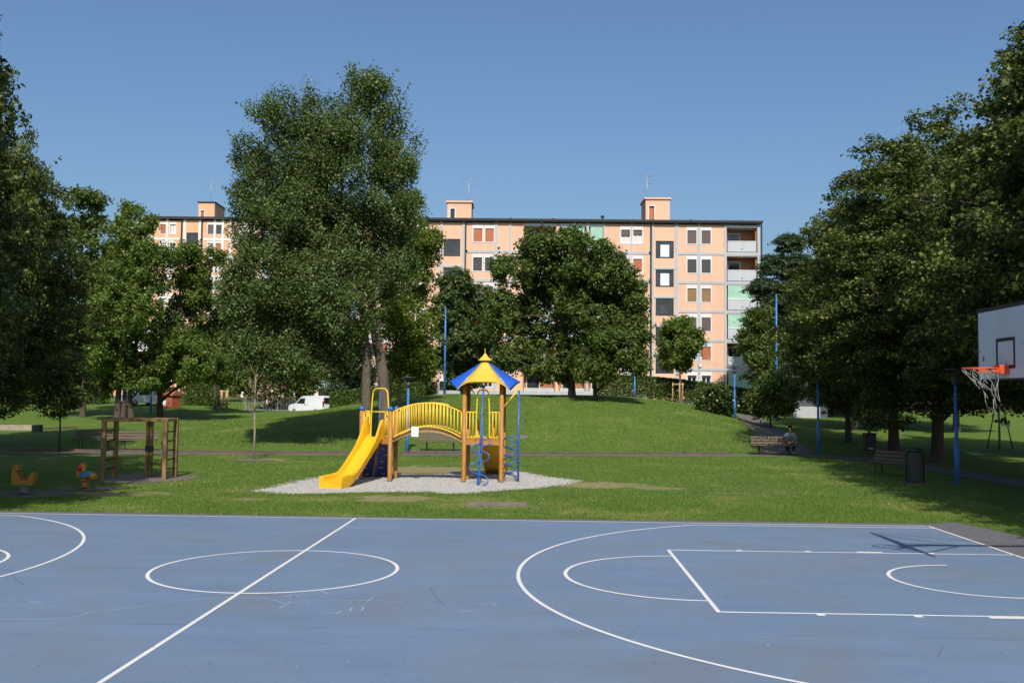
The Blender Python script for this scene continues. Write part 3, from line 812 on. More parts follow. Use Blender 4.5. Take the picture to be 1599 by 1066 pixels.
def build_tree(name, base, lobes, trunks, leaf, bark, n_cl, per, size, seed, label, cat='tree', group=None, n_limb=40, extra=None, **kw):
    """lobes and trunks in world coordinates; the object stands at base"""
    rg = np.random.default_rng(seed)
    base = Vector(base)
    root = empty(name, base, 0, label, cat, group)
    q, tint, C = leaves_for(lobes, n_cl, per, size, rg, **kw)
    q -= np.array(base)[None, None, :]
    me = rawmesh('crown', q, 4, leaf, tint)
    co = bpy.data.objects.new('crown', me); COL.objects.link(co); co.parent = root
    tb = MB(); tp = []
    for pts, r0, r1 in trunks:
        sp_ = spline([Vector(p) - base for p in pts], 6); n = len(sp_)
        rad = [r0 + (r1 - r0) * (i / (n - 1)) ** 0.8 for i in range(n)]
        rad[0] *= 1.45; rad[1] *= 1.2; rad[2] *= 1.08
        tb.tube(sp_, rad, 12, None, False)
        tp += [(p, r) for p, r in zip(sp_[3:], rad[3:])]
    if n_limb:
        for i in rg.choice(len(C), min(n_limb, len(C)), replace=False):
            c_ = Vector(C[i]) - base
            best = min(tp, key=lambda w: (w[0] - (c_ - Vector((0, 0, 0.45 * (Vector((c_.x, c_.y, 0)) - Vector((w[0].x, w[0].y, 0))).length)))).length)
            L = (best[0] - c_).length
            limb(tb, best[0], c_, min(best[1] * 0.55, 0.03 + 0.016 * L), 0.012, rg)
    tr = tb.build('trunk', bark, root)
    if extra: extra(root, rg, C)
    return root
def px_lobes(L, D, rg, dep=0.85, jit=0.25):
    out = []
    for (u, v, ru, rv) in L:
        s = D / FPX; c_ = at(u, v, D); rx = ru * s; rz = rv * s
        ry = dep * (rx + rz) / 2 * 1.15
        c_ = c_ + FH * (rg.normal() * jit * ry * 2)
        out.append((c_.x, c_.y, c_.z, rx * 0.86, ry * 0.95, rz * 0.86))
        for k in range(4):
            q = rg.normal(size=3); q /= np.linalg.norm(q); f = 0.48 + 0.22 * rg.random(); g = 0.36 + 0.2 * rg.random()
            out.append((c_.x + q[0] * rx * f, c_.y + q[1] * ry * f, c_.z + q[2] * rz * f, rx * g, ry * g, rz * g * 0.9))
    return out
def px_pts(L, D): return [at(u, v, D) for u, v in L]
rgx = np.random.default_rng(5)

# tall poplar behind the slide
D = 47.3
b0 = gat(573, D)
lob = px_lobes([(592, 165, 50, 52), (615, 225, 42, 50), (560, 245, 52, 65), (497, 185, 40, 55), (445, 195, 45, 48), (388, 240, 38, 38), (425, 285, 62, 52),
                (510, 300, 85, 75), (600, 315, 50, 48), (400, 375, 46, 52), (470, 395, 85, 75), (560, 395, 75, 65), (385, 465, 38, 52), (450, 490, 75, 65),
                (530, 480, 75, 65), (612, 420, 40, 55), (405, 550, 50, 45), (480, 565, 60, 42), (440, 590, 45, 22), (500, 540, 50, 40), (545, 545, 40, 40), (470, 250, 62, 55), (520, 235, 45, 50), (400, 310, 50, 45), (455, 340, 62, 55), (520, 350, 65, 55), (430, 430, 60, 50), (500, 440, 65, 55), (380, 420, 34, 40), (620, 270, 34, 45), (590, 360, 50, 45), (375, 500, 36, 40), (360, 440, 22, 30), (630, 345, 26, 34)], D, rgx, 0.85, 0.2)
build_tree('poplar_tree', b0, lob,
           [([b0 + Vector((0, 0, -.2)), *px_pts([(572, 600), (571, 540), (566, 480), (556, 410), (540, 320), (520, 230)], D)], 0.27, 0.06),
            ([gat(604, D + .5) + Vector((0, 0, -.2)), *px_pts([(598, 590), (586, 520), (578, 450), (583, 370), (590, 270), (592, 180)], D + .5)], 0.34, 0.06),
            ([*px_pts([(566, 568), (545, 565), (520, 548), (495, 535), (470, 520)], D)], 0.10, 0.03),
            ([*px_pts([(562, 470), (530, 420), (480, 360), (430, 300), (395, 250)], D)], 0.13, 0.03)],
           L_poplar, B_grey, 980, 150, 0.14, 21, 'tall grey-green poplar behind the yellow slide, highest tree in the middle', n_limb=90, clr=(0.4, 0.85), shell=0.5, sprig=0.18, flat=1.25)

# lindens of the right-hand row: two models, copied down the row
def linden_model(name, base, seed, label, group, H=15.0, rad=4.5):
    rg = np.random.default_rng(seed); base = Vector(base)
    lobes = []
    for z, r_ in ((3.5, 0.62), (4.6, 0.92), (6.4, 1.0), (8.4, 0.93), (10.3, 0.75), (12.0, 0.52), (13.4, 0.30)):
        r_ *= rad; z *= H / 15
        lobes.append((base.x, base.y, base.z + z, r_ * 0.62, r_ * 0.62, 1.5))
        nn = max(3, int(r_ * 2.0)); a0 = rg.random() * 6.28
        for k in range(nn):
            a = a0 + 2 * pi * k / nn + rg.normal() * 0.18; q = r_ * (0.62 + 0.12 * rg.random())
            lobes.append((base.x + q * math.cos(a), base.y + q * math.sin(a), base.z + z + rg.normal() * 0.5, r_ * 0.36, r_ * 0.36, 1.1 + 0.3 * rg.random()))
    lobes.append((base.x, base.y, base.z + H * 0.965, 0.6, 0.6, 0.8))
    return build_tree(name, base, lobes, [([base + Vector((0, 0, -.2)), base + Vector((.05, 0, 2)), base + Vector((.1, .1, 5)), base + Vector((0, 0, 9)), base + Vector((0, 0, H - 1.5))], 0.27, 0.05)],
                      L_linden, B_brown, 640, 135, 0.155, seed, label, 'tree', group, 46, flat=0.5, clr=(0.45, 0.9), shell=0.55, droop=0.25)
GR = 'lindens in the row right of the court'
GL = 'lindens left of the lawn'
lin1 = linden_model('linden_tree', (8.5, 27.5, 0), 31, 'dark linden second in from the right, just right of the round grey bin', GR, 15.0, 4.8)
lin2 = linden_model('linden_tree', (8.9, 19.9, 0), 32, 'nearest big dark linden, its thick trunk at the right edge of the photo', GR, 15.3, 4.9)
for (x, y, rz, sc, src, lab, grp) in (
        (8.8, 33.5, 1.3, (1.1, 0.97), lin2, 'dark linden third in from the right, its trunk between the two bins', GR),
        (9.4, 42.5, 2.6, (0.76, 0.93), lin1, 'dark linden with a shaded trunk just left of the square bin', GR),
        (13.0, 53.0, 4.0, 0.84, lin2, 'far linden at the left end of the dark right-hand row', GR),
        (7.7, 11.8, 0.7, (1.12, 1.04), lin1, 'linden at the right edge whose crown hangs behind the basketball board', GR),
        (7.5, 3.8, 5.0, (1.17, 1.08), lin2, 'linden beside the court that throws shade on the lawn edge', GR),
        (7.2, -2.4, 2.2, (1.08, 1.0), lin1, 'linden right of the court whose shade falls on the corner of the asphalt', GR),
        (17.0, 31.0, 3.0, 1.08, lin1, 'tall linden of the back row rising above the basketball board', GR),
        (19.4, 52.1, 3.3, 0.95, lin2, 'back-row linden whose trunk stands behind the blue pole on the right', GR),
        (18.6, 65.6, 5.4, 0.95, lin1, 'small far linden with a pale patch of bark, behind the square bin', GR),
        (-30.5, 22.5, 0.3, (0.72, 1.25), lin2, 'dark linden at the left edge of the photo', GL),
        (-34.3, 31.5, 2.3, (1.04, 1.0), lin1, 'dark linden whose crown bulges over the leafy sapling at the left', GL),
        (-23.0, 1.4, 1.9, (1.04, 1.55), lin1, 'linden left of the court that shades the spring riders', GL),
        (-22.9, 4.0, 3.1, (0.90, 0.95), lin2, 'added unseen linden left of the court that deepens the shade on the spring riders', GL),  # added out of view to deepen the shade round the riders
        (-26.4, 6.4, 5.1, (0.95, 0.95), lin1, 'added unseen linden behind the others left of the court, thickening their shade', GL),  # also added out of view, makes the left-hand shade denser
        (-26.6, 12.6, 4.4, (0.78, .9), lin2, 'linden left of the spring riders, half out of the photo', GL),
        ):
    t = copy_tree(src); t.location = (x, y, gz(x, y)); t.rotation_euler = (0, 0, rz); sx, sz_ = sc if hasattr(sc, '__len__') else (sc, sc); t.scale = (sx, sx, sz_)
    t['label'] = lab; t['group'] = grp

lin1.scale = (1.12, 1.12, 1.0); lin2.scale = (1.05, 1.05, 1.0)
def ptree(name, D, ubase, L, trunks, leaf, bark, n_cl, per, size, seed, label, dep=0.9, **kw):
    rg = np.random.default_rng(seed + 100)
    b_ = gat(ubase, D)
    tk = []
    for pts, r0, r1 in trunks:
        tk.append(([gat(pts[0], D) + Vector((0, 0, -.2))] + px_pts(pts[1:], D) if not hasattr(pts[0], '__len__') else px_pts(pts, D), r0, r1))
    kw.setdefault('flat', 0.95)
    return build_tree(name, b_, px_lobes(L, D, rg, dep), tk, leaf, bark, n_cl, per, size, seed, label, **kw)
GB = 'trees on the left lawn'
ptree('bushy_tree', 74, 130, [(140, 312, 34, 22), (118, 335, 40, 30), (95, 360, 35, 38), (150, 385, 45, 48), (110, 430, 50, 55), (165, 450, 40, 55), (120, 520, 60, 60), (160, 570, 45, 45), (100, 590, 50, 35)],
      [([130, (132, 580), (130, 480), (128, 380)], 0.22, 0.05)], L_mid, B_brown, 330, 100, 0.24, 41, 'grey-green tree just right of the dark linden at the left edge', group=GB)
ptree('bushy_tree', 70, 205, [(212, 332, 20, 16), (238, 350, 14, 12), (208, 365, 34, 26), (205, 395, 40, 35), (240, 420, 45, 42), (262, 400, 22, 24), (185, 450, 45, 50), (220, 490, 55, 55), (180, 540, 50, 50), (245, 550, 50, 50), (215, 590, 55, 28), (165, 600, 30, 25)],
      [([184, (186, 600), (195, 520), (205, 420)], 0.27, 0.05), ([207, (203, 600), (215, 520), (235, 430)], 0.23, 0.05), ([193, (195, 600), (190, 520), (180, 450)], 0.2, 0.05)],
      L_bright, B_brown, 420, 105, 0.22, 42, 'bright green tree with several trunks behind the climbing frame', group=GB)
ptree('bushy_tree', 72, 251, [(300, 398, 26, 20), (330, 405, 18, 18), (300, 425, 34, 28), (290, 455, 42, 36), (320, 490, 42, 42), (275, 510, 45, 45), (305, 560, 52, 42), (262, 575, 40, 35), (340, 570, 30, 35)],
      [([251, (251, 590), (262, 530), (290, 450)], 0.24, 0.05)], L_bright, B_brown, 300, 105, 0.22, 43, 'bright green tree beside the red wooden cabin', group=GB)
ptree('loose_tree', 60, 628, [(640, 330, 32, 32), (662, 385, 30, 42), (640, 440, 42, 45), (655, 510, 34, 45), (625, 560, 34, 30), (660, 560, 24, 28), (610, 500, 30, 40)],
      [([606, (612, 590), (628, 545), (645, 490), (655, 420)], 0.14, 0.04), ([622, (624, 590), (618, 540), (628, 470), (640, 380)], 0.14, 0.04)],
      L_yellowgreen, B_yellow, 260, 90, 0.19, 44, 'yellow-green tree with leaning mossy stems right of the poplar', group=None)
ptree('round_tree', 86, 722, [(715, 445, 32, 28), (745, 470, 32, 32), (695, 490, 24, 42), (725, 520, 42, 45), (757, 520, 24, 50), (715, 570, 34, 36), (745, 580, 30, 28)],
      [([722, (722, 590), (722, 520), (720, 450)], 0.22, 0.06)], L_dark, B_brown, 330, 95, 0.27, 45, 'dark rounded tree standing before the facade behind the tower roof')
GM = 'trees on the crest of the mound'
ptree('broad_tree', 70, 893, [(842, 385, 34, 30), (800, 425, 38, 30), (862, 430, 50, 42), (785, 490, 30, 45), (840, 500, 62, 52), (900, 470, 40, 45), (800, 555, 42, 36), (860, 572, 48, 30), (905, 540, 40, 45), (884, 405, 44, 36), (892, 440, 46, 45), (880, 378, 30, 24)],
      [([893, (892, 585), (885, 530), (865, 460), (845, 400)], 0.30, 0.06)], L_mid, B_brown, 520, 105, 0.24, 46, 'broad dark green tree with the thicker trunk on the mound crest', group=GM)
ptree('broad_tree', 67, 930, [(922, 392, 34, 26), (950, 430, 38, 34), (985, 465, 26, 34), (935, 490, 52, 52), (990, 520, 24, 36), (955, 550, 48, 38), (985, 565, 26, 22), (925, 572, 30, 24), (905, 420, 26, 26)],
      [([930, (929, 590), (935, 540), (940, 470), (930, 410)], 0.16, 0.05)], L_mid, B_brown, 400, 105, 0.22, 47, 'broad green tree with the thinner pale trunk right of the thick trunk on the mound', group=GM)
def stakes(root, rg, C):
    b_ = root.location
    for (du, dd) in ((-11, 0.2), (-2, -0.4), (5, 0.4)):
        mb = MB(); x = du * 84 / FPX
        mb.tube([(x, dd, -.2), (x, dd, 1.75)], 0.05, 8); mb.build('stake', M_stake, root)
    mb = MB(); mb.beam((-11 * 84 / FPX - .05, -.1, 1.6), (5 * 84 / FPX + .05, -.1, 1.6), 0.05, 0.09); mb.build('stake_rail', M_stake, root)
ptree('young_tree', 84, 1062, [(1058, 508, 24, 16), (1042, 535, 18, 24), (1078, 532, 20, 26), (1058, 548, 28, 24), (1070, 568, 16, 14), (1045, 566, 14, 12)],
      [([1063, (1062, 590), (1061, 540), (1059, 505)], 0.12, 0.03)], L_bright, B_grey, 120, 90, 0.24, 48, 'young staked tree before the stairwell windows of the block', extra=stakes, n_limb=20)
def stakes2(root, rg, C):
    for x in (0.55, 1.0):
        mb = MB(); mb.tube([(x, 0, -.2), (x, 0, 1.7)], 0.11, 8); mb.build('stake', M_stake, root)
    mb = MB(); mb.beam((0.35, 0, 1.6), (1.2, 0, 1.6), 0.06, 0.1); mb.build('stake_rail', M_stake, root)
ptree('young_tree', 84, 336, [(336, 560, 24, 18), (345, 535, 26, 24), (325, 525, 20, 20)], [([336, (336, 590), (338, 550), (340, 520)], 0.14, 0.03)], L_mid, B_brown, 90, 80, 0.24, 58,
      'young tree tied to two thick yellow stakes left of the pink bush', extra=stakes2, n_limb=15)
ptree('cedar_tree', 92, 1235, [(1236, 378, 18, 16), (1212, 412, 26, 20), (1250, 420, 34, 28), (1198, 450, 24, 18), (1236, 468, 46, 30), (1192, 498, 26, 18), (1236, 520, 50, 32), (1188, 545, 26, 18), (1236, 572, 54, 30), (1195, 585, 26, 16)],
      [([1235, (1235, 580), (1236, 480), (1236, 390)], 0.4, 0.06)], L_cedar, B_brown, 620, 200, 0.30, 49, 'dark blue-green cedar with drooping layers right of the pink block', needle=True, flat=0.22, clr=(0.7, 1.3), droop=0.25)
ptree('small_tree', 80, 1190, [(1190, 500, 22, 22), (1178, 535, 22, 26), (1205, 530, 22, 30), (1190, 565, 28, 22)],
      [([1192, (1192, 600), (1191, 540), (1190, 500)], 0.12, 0.03)], L_mid, B_brown, 150, 100, 0.24, 50, 'small round green tree in front of the cedar')
# shrubs
def flower(leaf, n, sz, seed):
    def f(root, rg, C):
        idx = rg.choice(len(C), n); P = C[idx] + rg.normal(size=(n, 3)) * 0.3 + np.array([0, -0.45, 0]) - np.array(root.location)
        a = rg.normal(size=(n, 3)); a /= np.linalg.norm(a, axis=1)[:, None]; b_ = np.cross(a, rg.normal(size=(n, 3))); b_ /= np.linalg.norm(b_, axis=1)[:, None]
        q = np.stack([P - a * sz, P + b_ * sz * .8, P + a * sz, P - b_ * sz * .8], 1)
        me = rawmesh('blossom', q, 4, leaf, rg.random(n)); o = bpy.data.objects.new('blossom', me); COL.objects.link(o); o.parent = root
    return f
ptree('flowering_bush', 69, 1117, [(1118, 618, 20, 18), (1102, 630, 14, 16), (1133, 630, 14, 16), (1118, 638, 26, 10)], [([1117, (1117, 630), (1118, 612)], 0.06, 0.02)],
      L_dark, B_brown, 110, 90, 0.17, 51, 'rounded bush with a few white flowers at the right end of the mound', cat='bush', extra=flower(L_white, 26, 0.09, 3), n_limb=10)
ptree('bush', 66, 1200, [(1200, 605, 22, 22), (1185, 625, 18, 20), (1220, 610, 22, 26), (1205, 632, 34, 14)], [([1203, (1203, 630), (1204, 605)], 0.08, 0.02)],
      L_mid, B_brown, 150, 95, 0.19, 52, 'big dark bush beside the upper end of the side path', cat='bush', n_limb=10)
ptree('flowering_bush', 92, 420, [(412, 600, 18, 14), (438, 598, 18, 16), (425, 615, 30, 14)], [([424, (424, 615), (425, 600)], 0.08, 0.02)],
      L_dark, B_brown, 80, 80, 0.24, 53, 'bush with pale pink blossom behind the thin sapling', cat='bush', extra=flower(L_pink, 420, 0.15, 4), n_limb=10)
GF = 'trees in front of the far blocks'
for i, (u, Dd, top, wd, leaf, lab) in enumerate([
        (395, 100, 430, 55, L_mid, 'dark tree left of the poplar before the far block'), (455, 96, 470, 50, L_dark, 'dark tree over the white van, hidden in part by the poplar'),
        (545, 92, 500, 40, L_cedar, 'dark evergreen just behind the poplar trunks'), (640, 98, 520, 40, L_dark, 'dark low tree right of the poplar trunks'),
        (60, 92, 470, 70, L_mid, 'shaded green tree behind the left sapling'), (-25, 90, 440, 70, L_dark, 'dark tree at the far left edge behind the lawn'),
        (1300, 84, 420, 60, L_dark, 'dark tree behind the left end of the right row'), (1370, 95, 440, 60, L_dark, 'dark tree behind the row, over the square bin'),
        (1530, 105, 520, 75, L_mid, 'green tree behind the fence, right of the posters'), (1640, 95, 450, 80, L_dark, 'dark tree behind the fence at the right edge'),
        (1450, 110, 470, 60, L_dark, 'dark tree above the coloured posters')]):
    yb = 618
    Lo = [(u + wd * a, top + (yb - top) * b_, wd * 0.55 * k, (yb - top) * 0.24 * k) for a, b_, k in ((0, .16, .7), (-.35, .38, .9), (.35, .36, .9), (0, .5, 1.1), (-.5, .66, .85), (.5, .66, .85), (0, .82, 1.0), (.55, .86, .6), (-.55, .86, .6))]
    ptree('background_tree', Dd, u, Lo, [([u, (u, 590), (u, (top + yb) / 2), (u, top + 20)], 0.2, 0.05)], leaf, B_brown, 230, 80, 0.34, 60 + i, lab, group=GF, n_limb=14, clr=(0.6, 1.1), needle=(leaf is L_cedar))
# hedges
def hedge(name, a, b_, h, w, n, leaf, seed, label, size=0.17):
    rg = np.random.default_rng(seed); a = Vector(a); b_ = Vector(b_)
    t = rg.random(n); d = (b_ - a); L = d.length; nr = Vector((-d.y, d.x, 0)).normalized()
    z = h * rg.random(n) ** 0.8; s_ = (rg.random(n) - 0.5) * w
    # leaves crowd to the faces
    f = rg.random(n); s_ = np.where(f < 0.5, np.sign(s_) * w / 2 * (0.85 + 0.2 * rg.random(n)), s_); z = np.where(f > 0.7, h * (0.92 + 0.12 * rg.random(n)), z)
    P = np.stack([a.x + d.x * t + nr.x * s_, a.y + d.y * t + nr.y * s_, np.array([gz(a.x + d.x * q, a.y + d.y * q) for q in t]) + z], 1)
    nv = rg.normal(size=(n, 3)) + np.array([0, -.5, .5]); nv /= np.linalg.norm(nv, axis=1)[:, None]
    aa = np.cross(nv, rg.normal(size=(n, 3))); aa /= np.linalg.norm(aa, axis=1)[:, None]; bb = np.cross(nv, aa)
    sz = size * (0.7 + 0.6 * rg.random(n))[:, None]
    q = np.stack([P - aa * sz * .5, P + bb * sz * .35, P + aa * sz * .5, P - bb * sz * .35], 1)
    me = rawmesh(name, q - np.array(a), 4, leaf, np.clip(.4 + rg.normal(0, .2, n), 0, 1)); o = bpy.data.objects.new(name, me); COL.objects.link(o); o.location = a
    return tag(o, label, 'hedge')
hedge('hedge', gat(930, 86), gat(1190, 86), 2.0, 1.2, 26000, L_mid, 71, 'clipped green hedge at the foot of the block right of the mound')
hedge('hedge', gat(515, 80), gat(660, 82), 1.3, 1.2, 14000, L_mid, 72, 'clipped hedge right of the white van behind the mound')
hedge('hedge', gat(285, 92), gat(345, 92), 3.0, 2.0, 14000, L_mid, 73, 'tall leafy hedge right of the red cabin')
hedge('hedge', gat(-60, 92), gat(165, 92), 3.2, 2.0, 30000, L_dark, 74, 'dark hedge at the back of the left lawn')
hedge('hedge', gat(1285, 88), gat(1405, 88), 2.6, 2.0, 20000, L_dark, 75, 'dark hedge behind the trunks of the right row')
hedge('hedge', gat(1500, 100), gat(1680, 100), 2.2, 2.0, 16000, L_mid, 76, 'loose hedge behind the fence at the right')

# saplings
def sapling(u, v, htop, label, leafy, seed):
    b_ = ghit(u, v); D = (b_ - CAM).dot(FH); rg = np.random.default_rng(seed); H = at(u, htop, D).z - b_.z
    root = empty('sapling', b_, 0, label, 'sapling')
    tb = MB(); tb.tube([(0, 0, -.1), (.02, 0, H * .3), (-.02, .01, H * .65), (0.03, 0, H)], [.045, .04, .028, .008], 8)
    for k in range(16):
        z = H * (0.42 + 0.5 * rg.random()); a = rg.random() * 6.28; L = 0.25 + 0.65 * (1 - z / H) + .15 * rg.random()
        tb.tube([(0, 0, z), (L * .5 * math.cos(a), L * .5 * math.sin(a), z + L * .45), (L * .75 * math.cos(a), L * .75 * math.sin(a), z + L * 1.0)], [.012, .009, .004], 5)
    tb.build('trunk', B_pale if not leafy else B_brown, root)
    if leafy:
        lob = [(b_.x, b_.y, b_.z + H * .66, .9, .9, .7), (b_.x + .5, b_.y, b_.z + H * .85, 1.0, 1.0, .8), (b_.x - .5, b_.y, b_.z + H * .95, 1.0, .9, .8), (b_.x, b_.y, b_.z + H * 1.1, .8, .8, .9)]
        q, tint, C = leaves_for(lob, 70, 55, .15, rg, clr=(.25, .5))
    else:
        lob = [(b_.x, b_.y, b_.z + H * .8, .35, .35, H * .2)]
        q, tint, C = leaves_for(lob, 14, 5, .08, rg, clr=(.15, .3))
    me = rawmesh('crown', q - np.array(b_), 4, L_linden, tint); o = bpy.data.objects.new('crown', me); COL.objects.link(o); o.parent = root
sapling(92, 705, 590, 'thin sapling with a dark leafy top left of the two benches', True, 81)
sapling(396, 717, 572, 'bare pale thin sapling standing alone left of the playground', False, 82)

# ------------------------------------------------------------------ apartment blocks
def wall_cells(mb, x0, x1, z0, z1, holes, y0, y1, m):
    """a wall as boxes round rectangular openings"""
    X = sorted(set([x0, x1] + [q for h in holes for q in (h[0], h[1]) if x0 < q < x1]))
    Z = sorted(set([z0, z1] + [q for h in holes for q in (h[2], h[3]) if z0 < q < z1]))
    for i in range(len(X) - 1):
        for j in range(len(Z) - 1):
            cx, cz = (X[i] + X[i + 1]) / 2, (Z[j] + Z[j + 1]) / 2
            if any(h[0] < cx < h[1] and h[2] < cz < h[3] for h in holes): continue
            mb.box2((X[i], y0, Z[j]), (X[i + 1], y1, Z[j + 1]), m)
def window(root, x0, x1, z0, z1, shut, frac=1.0, lint=0.36, fm=None, two=True, curtain=False):
    """opening x0..x1, z0..z1: white surround, roller-shutter box on top, sashes, shutter"""
    fm = fm or M_wtrim
    w = 0.11; mb = MB()
    mb.box2((x0 - w, -0.035, z0 - 0.10), (x1 + w, 0.12, z0), fm)
    mb.box2((x0 - w, -0.03, z0), (x0, 0.12, z1 + lint), fm)
    mb.box2((x1, -0.03, z0), (x1 + w, 0.12, z1 + lint), fm)
    mb.box2((x0, -0.028, z1), (x1, 0.12, z1 + lint), fm)
    o = mb.build('window', None, root)
    zs = z1 - (z1 - z0) * frac
    if frac > 0.02:
        s_ = MB(); s_.box2((x0, 0.06, zs), (x1, 0.10, z1)); s_.build('shutter', shut, o)
    if frac < 0.98:
        f = MB()
        for a, b_ in ((x0, x0 + .06), ((x0 + x1) / 2 - .04, (x0 + x1) / 2 + .04), (x1 - .06, x1)): f.box2((a, 0.11, z0), (b_, 0.17, zs), fm)
        f.box2((x0 + .06, 0.112, z0), (x1 - .06, 0.168, z0 + .07), fm)
        f.build('sash', None, o)
        g = MB(); g.box2((x0, 0.18, z0), (x1, 0.2, zs)); g.build('pane', M_curtain_far if curtain else M_glass, o)
    return o
def dark_window(root, x0, x1, z0, z1, blind=False, split=2):
    mb = MB(); w = 0.09; fm = M_frame_dark
    mb.box2((x0, -0.03, z0), (x1, 0.1, z0 + w), fm); mb.box2((x0, -0.03, z1 - w), (x1, 0.1, z1), fm)
    mb.box2((x0, -0.03, z0 + w), (x0 + w, 0.1, z1 - w), fm); mb.box2((x1 - w, -0.03, z0 + w), (x1, 0.1, z1 - w), fm)
    cuts = [0.24, 0.76]
    for c in cuts: mb.box2((x0 + (x1 - x0) * c - .03, -0.02, z0 + w), (x0 + (x1 - x0) * c + .03, 0.1, z1 - w), fm)
    mb.box2((x0 + w, -0.015, z0 + w), (x1 - w, 0.09, z0 + w + 0.05), fm)
    o = mb.build('stair_window', None, root)
    g = MB(); g.box2((x0 + w, 0.05, z0 + w), (x1 - w, 0.07, z1 - w)); g.build('pane', M_glass, o)
    if blind:
        b_ = MB(); c0 = x0 + (x1 - x0) * .24 + .03; c1 = x0 + (x1 - x0) * .76 - .03
        b_.box2((c0, -0.06, z0 + .12), (c1, -0.03, z1 - .42)); b_.build('open_sash', M_white_paint, o)
    return o
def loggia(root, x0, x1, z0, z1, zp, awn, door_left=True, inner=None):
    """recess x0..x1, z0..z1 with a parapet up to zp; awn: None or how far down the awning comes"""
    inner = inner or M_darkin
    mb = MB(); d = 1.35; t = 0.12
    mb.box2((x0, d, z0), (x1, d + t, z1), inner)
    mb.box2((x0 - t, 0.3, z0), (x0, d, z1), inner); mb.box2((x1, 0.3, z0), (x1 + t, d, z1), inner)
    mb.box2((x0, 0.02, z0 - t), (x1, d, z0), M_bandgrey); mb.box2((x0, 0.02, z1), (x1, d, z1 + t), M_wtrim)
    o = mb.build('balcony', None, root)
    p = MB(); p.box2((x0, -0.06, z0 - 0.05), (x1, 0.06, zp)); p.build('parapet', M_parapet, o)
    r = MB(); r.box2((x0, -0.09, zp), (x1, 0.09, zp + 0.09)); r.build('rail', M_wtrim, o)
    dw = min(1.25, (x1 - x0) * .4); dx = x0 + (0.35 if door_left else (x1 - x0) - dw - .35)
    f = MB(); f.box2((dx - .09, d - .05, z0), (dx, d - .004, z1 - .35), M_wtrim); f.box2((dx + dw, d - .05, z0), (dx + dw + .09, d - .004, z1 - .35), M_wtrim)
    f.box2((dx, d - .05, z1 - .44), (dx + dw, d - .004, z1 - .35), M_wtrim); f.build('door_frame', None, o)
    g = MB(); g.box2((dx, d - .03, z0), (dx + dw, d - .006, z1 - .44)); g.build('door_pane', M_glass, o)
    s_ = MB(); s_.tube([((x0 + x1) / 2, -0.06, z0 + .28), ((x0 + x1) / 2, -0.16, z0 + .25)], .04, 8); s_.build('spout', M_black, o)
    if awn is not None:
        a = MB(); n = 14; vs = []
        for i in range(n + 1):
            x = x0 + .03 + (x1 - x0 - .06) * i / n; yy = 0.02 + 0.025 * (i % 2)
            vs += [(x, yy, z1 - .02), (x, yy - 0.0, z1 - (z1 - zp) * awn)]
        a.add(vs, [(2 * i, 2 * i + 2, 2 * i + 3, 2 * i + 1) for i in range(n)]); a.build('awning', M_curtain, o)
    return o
def antenna(name, loc, H, label, seed):
    rg = random.Random(seed); root = empty(name, loc, -YAW, label, 'antenna')
    mb = MB(); mb.tube([(0, 0, 0), (0, 0, H)], 0.03, 6); mb.build('mast', M_galv, root)
    for z, n, L in ((H * .93, 5, .8), (H * .72, 4, .6), (H * .5, 3, .45)):
        a = MB(); ax = rg.uniform(-.4, .4); dx, dy = math.cos(ax), math.sin(ax)
        a.tube([(-L * dx, -L * dy, z), (L * dx, L * dy, z)], 0.018, 5)
        for k in range(n):
            t = -L + 2 * L * k / (n - 1); q = .3 * (1 - .35 * k / n)
            a.tube([(t * dx + q * dy, t * dy - q * dx, z), (t * dx - q * dy, t * dy + q * dx, z)], .012, 5)
        a.build('aerial', M_galv, root)
def locx(u, D, v=480): return (at(u, v, D) - CAM).dot(right0)
def locz(u, v, D): return at(u, v, D).z

DB = 102.4
Z0 = 1.55
ob = CAM + FH * DB
blk = empty('apartment_block', (ob.x, ob.y, Z0), -YAW, 'long salmon-pink block of flats with grey concrete bands, nearest and widest', 'building')
def X(u): return locx(u, DB)
def Z(v, u=1100): return locz(u, v, DB) - Z0
bands = [Z(396), Z(441.2), Z(486.4), Z(531.6), Z(576.8)]
ztop = Z(351); zbase = Z(621)
BH = 0.30
levels = [ztop] + bands + [zbase - .35]         # top of each storey zone
XL, XR = X(560), X(1187)
wall = MB()
def storey(i): return levels[i + 1] + (BH / 2 if i < 5 else 0), levels[i] - (BH / 2 if i else 0)
wstyle = random.Random(4)
shs = [M_sh_brown, M_sh_dark, M_sh_ochre, M_sh_brown, M_sh_orange, M_sh_dark]
def win_bay(u0, u1, wins, styles):
    x0, x1 = X(u0), X(u1)
    for i in range(6):
        z0, z1 = storey(i)
        wz1 = levels[i] - Z(396) * 0 - (0.62 if i else 0.60); wz0 = wz1 - 1.40
        holes = [(X(a), X(b_), wz0, wz1) for a, b_ in wins]
        wall_cells(wall, x0, x1, z0, z1, holes, 0, 0.3, M_peach)
        for k, (a, b_) in enumerate(wins):
            st = styles[(i * len(wins) + k) % len(styles)]
            window(blk, X(a), X(b_), wz0, wz1, st[0], st[1], curtain=len(st) > 2)
B, Dk, Or, Oc = M_sh_brown, M_sh_dark, M_sh_orange, M_sh_ochre
win_bay(1059, 1131, [(1073.3, 1087.6), (1095.6, 1109.8)], [(B, 1), (B, 1), (Dk, 1), (Dk, 1), (Oc, 1), (Oc, 1), (B, .95), (B, 1), (B, .6), (Or, 1), (Dk, .15), (Dk, .15)])
win_bay(944, 1017, [(969.5, 983.5), (988.5, 1002.5)], [(B, .45, 1), (B, .35, 1), (Or, .9), (Or, .85), (B, 1), (Dk, .3), (Or, 1), (B, 1), (Or, 1), (Or, 1), (B, 1), (B, 1)])
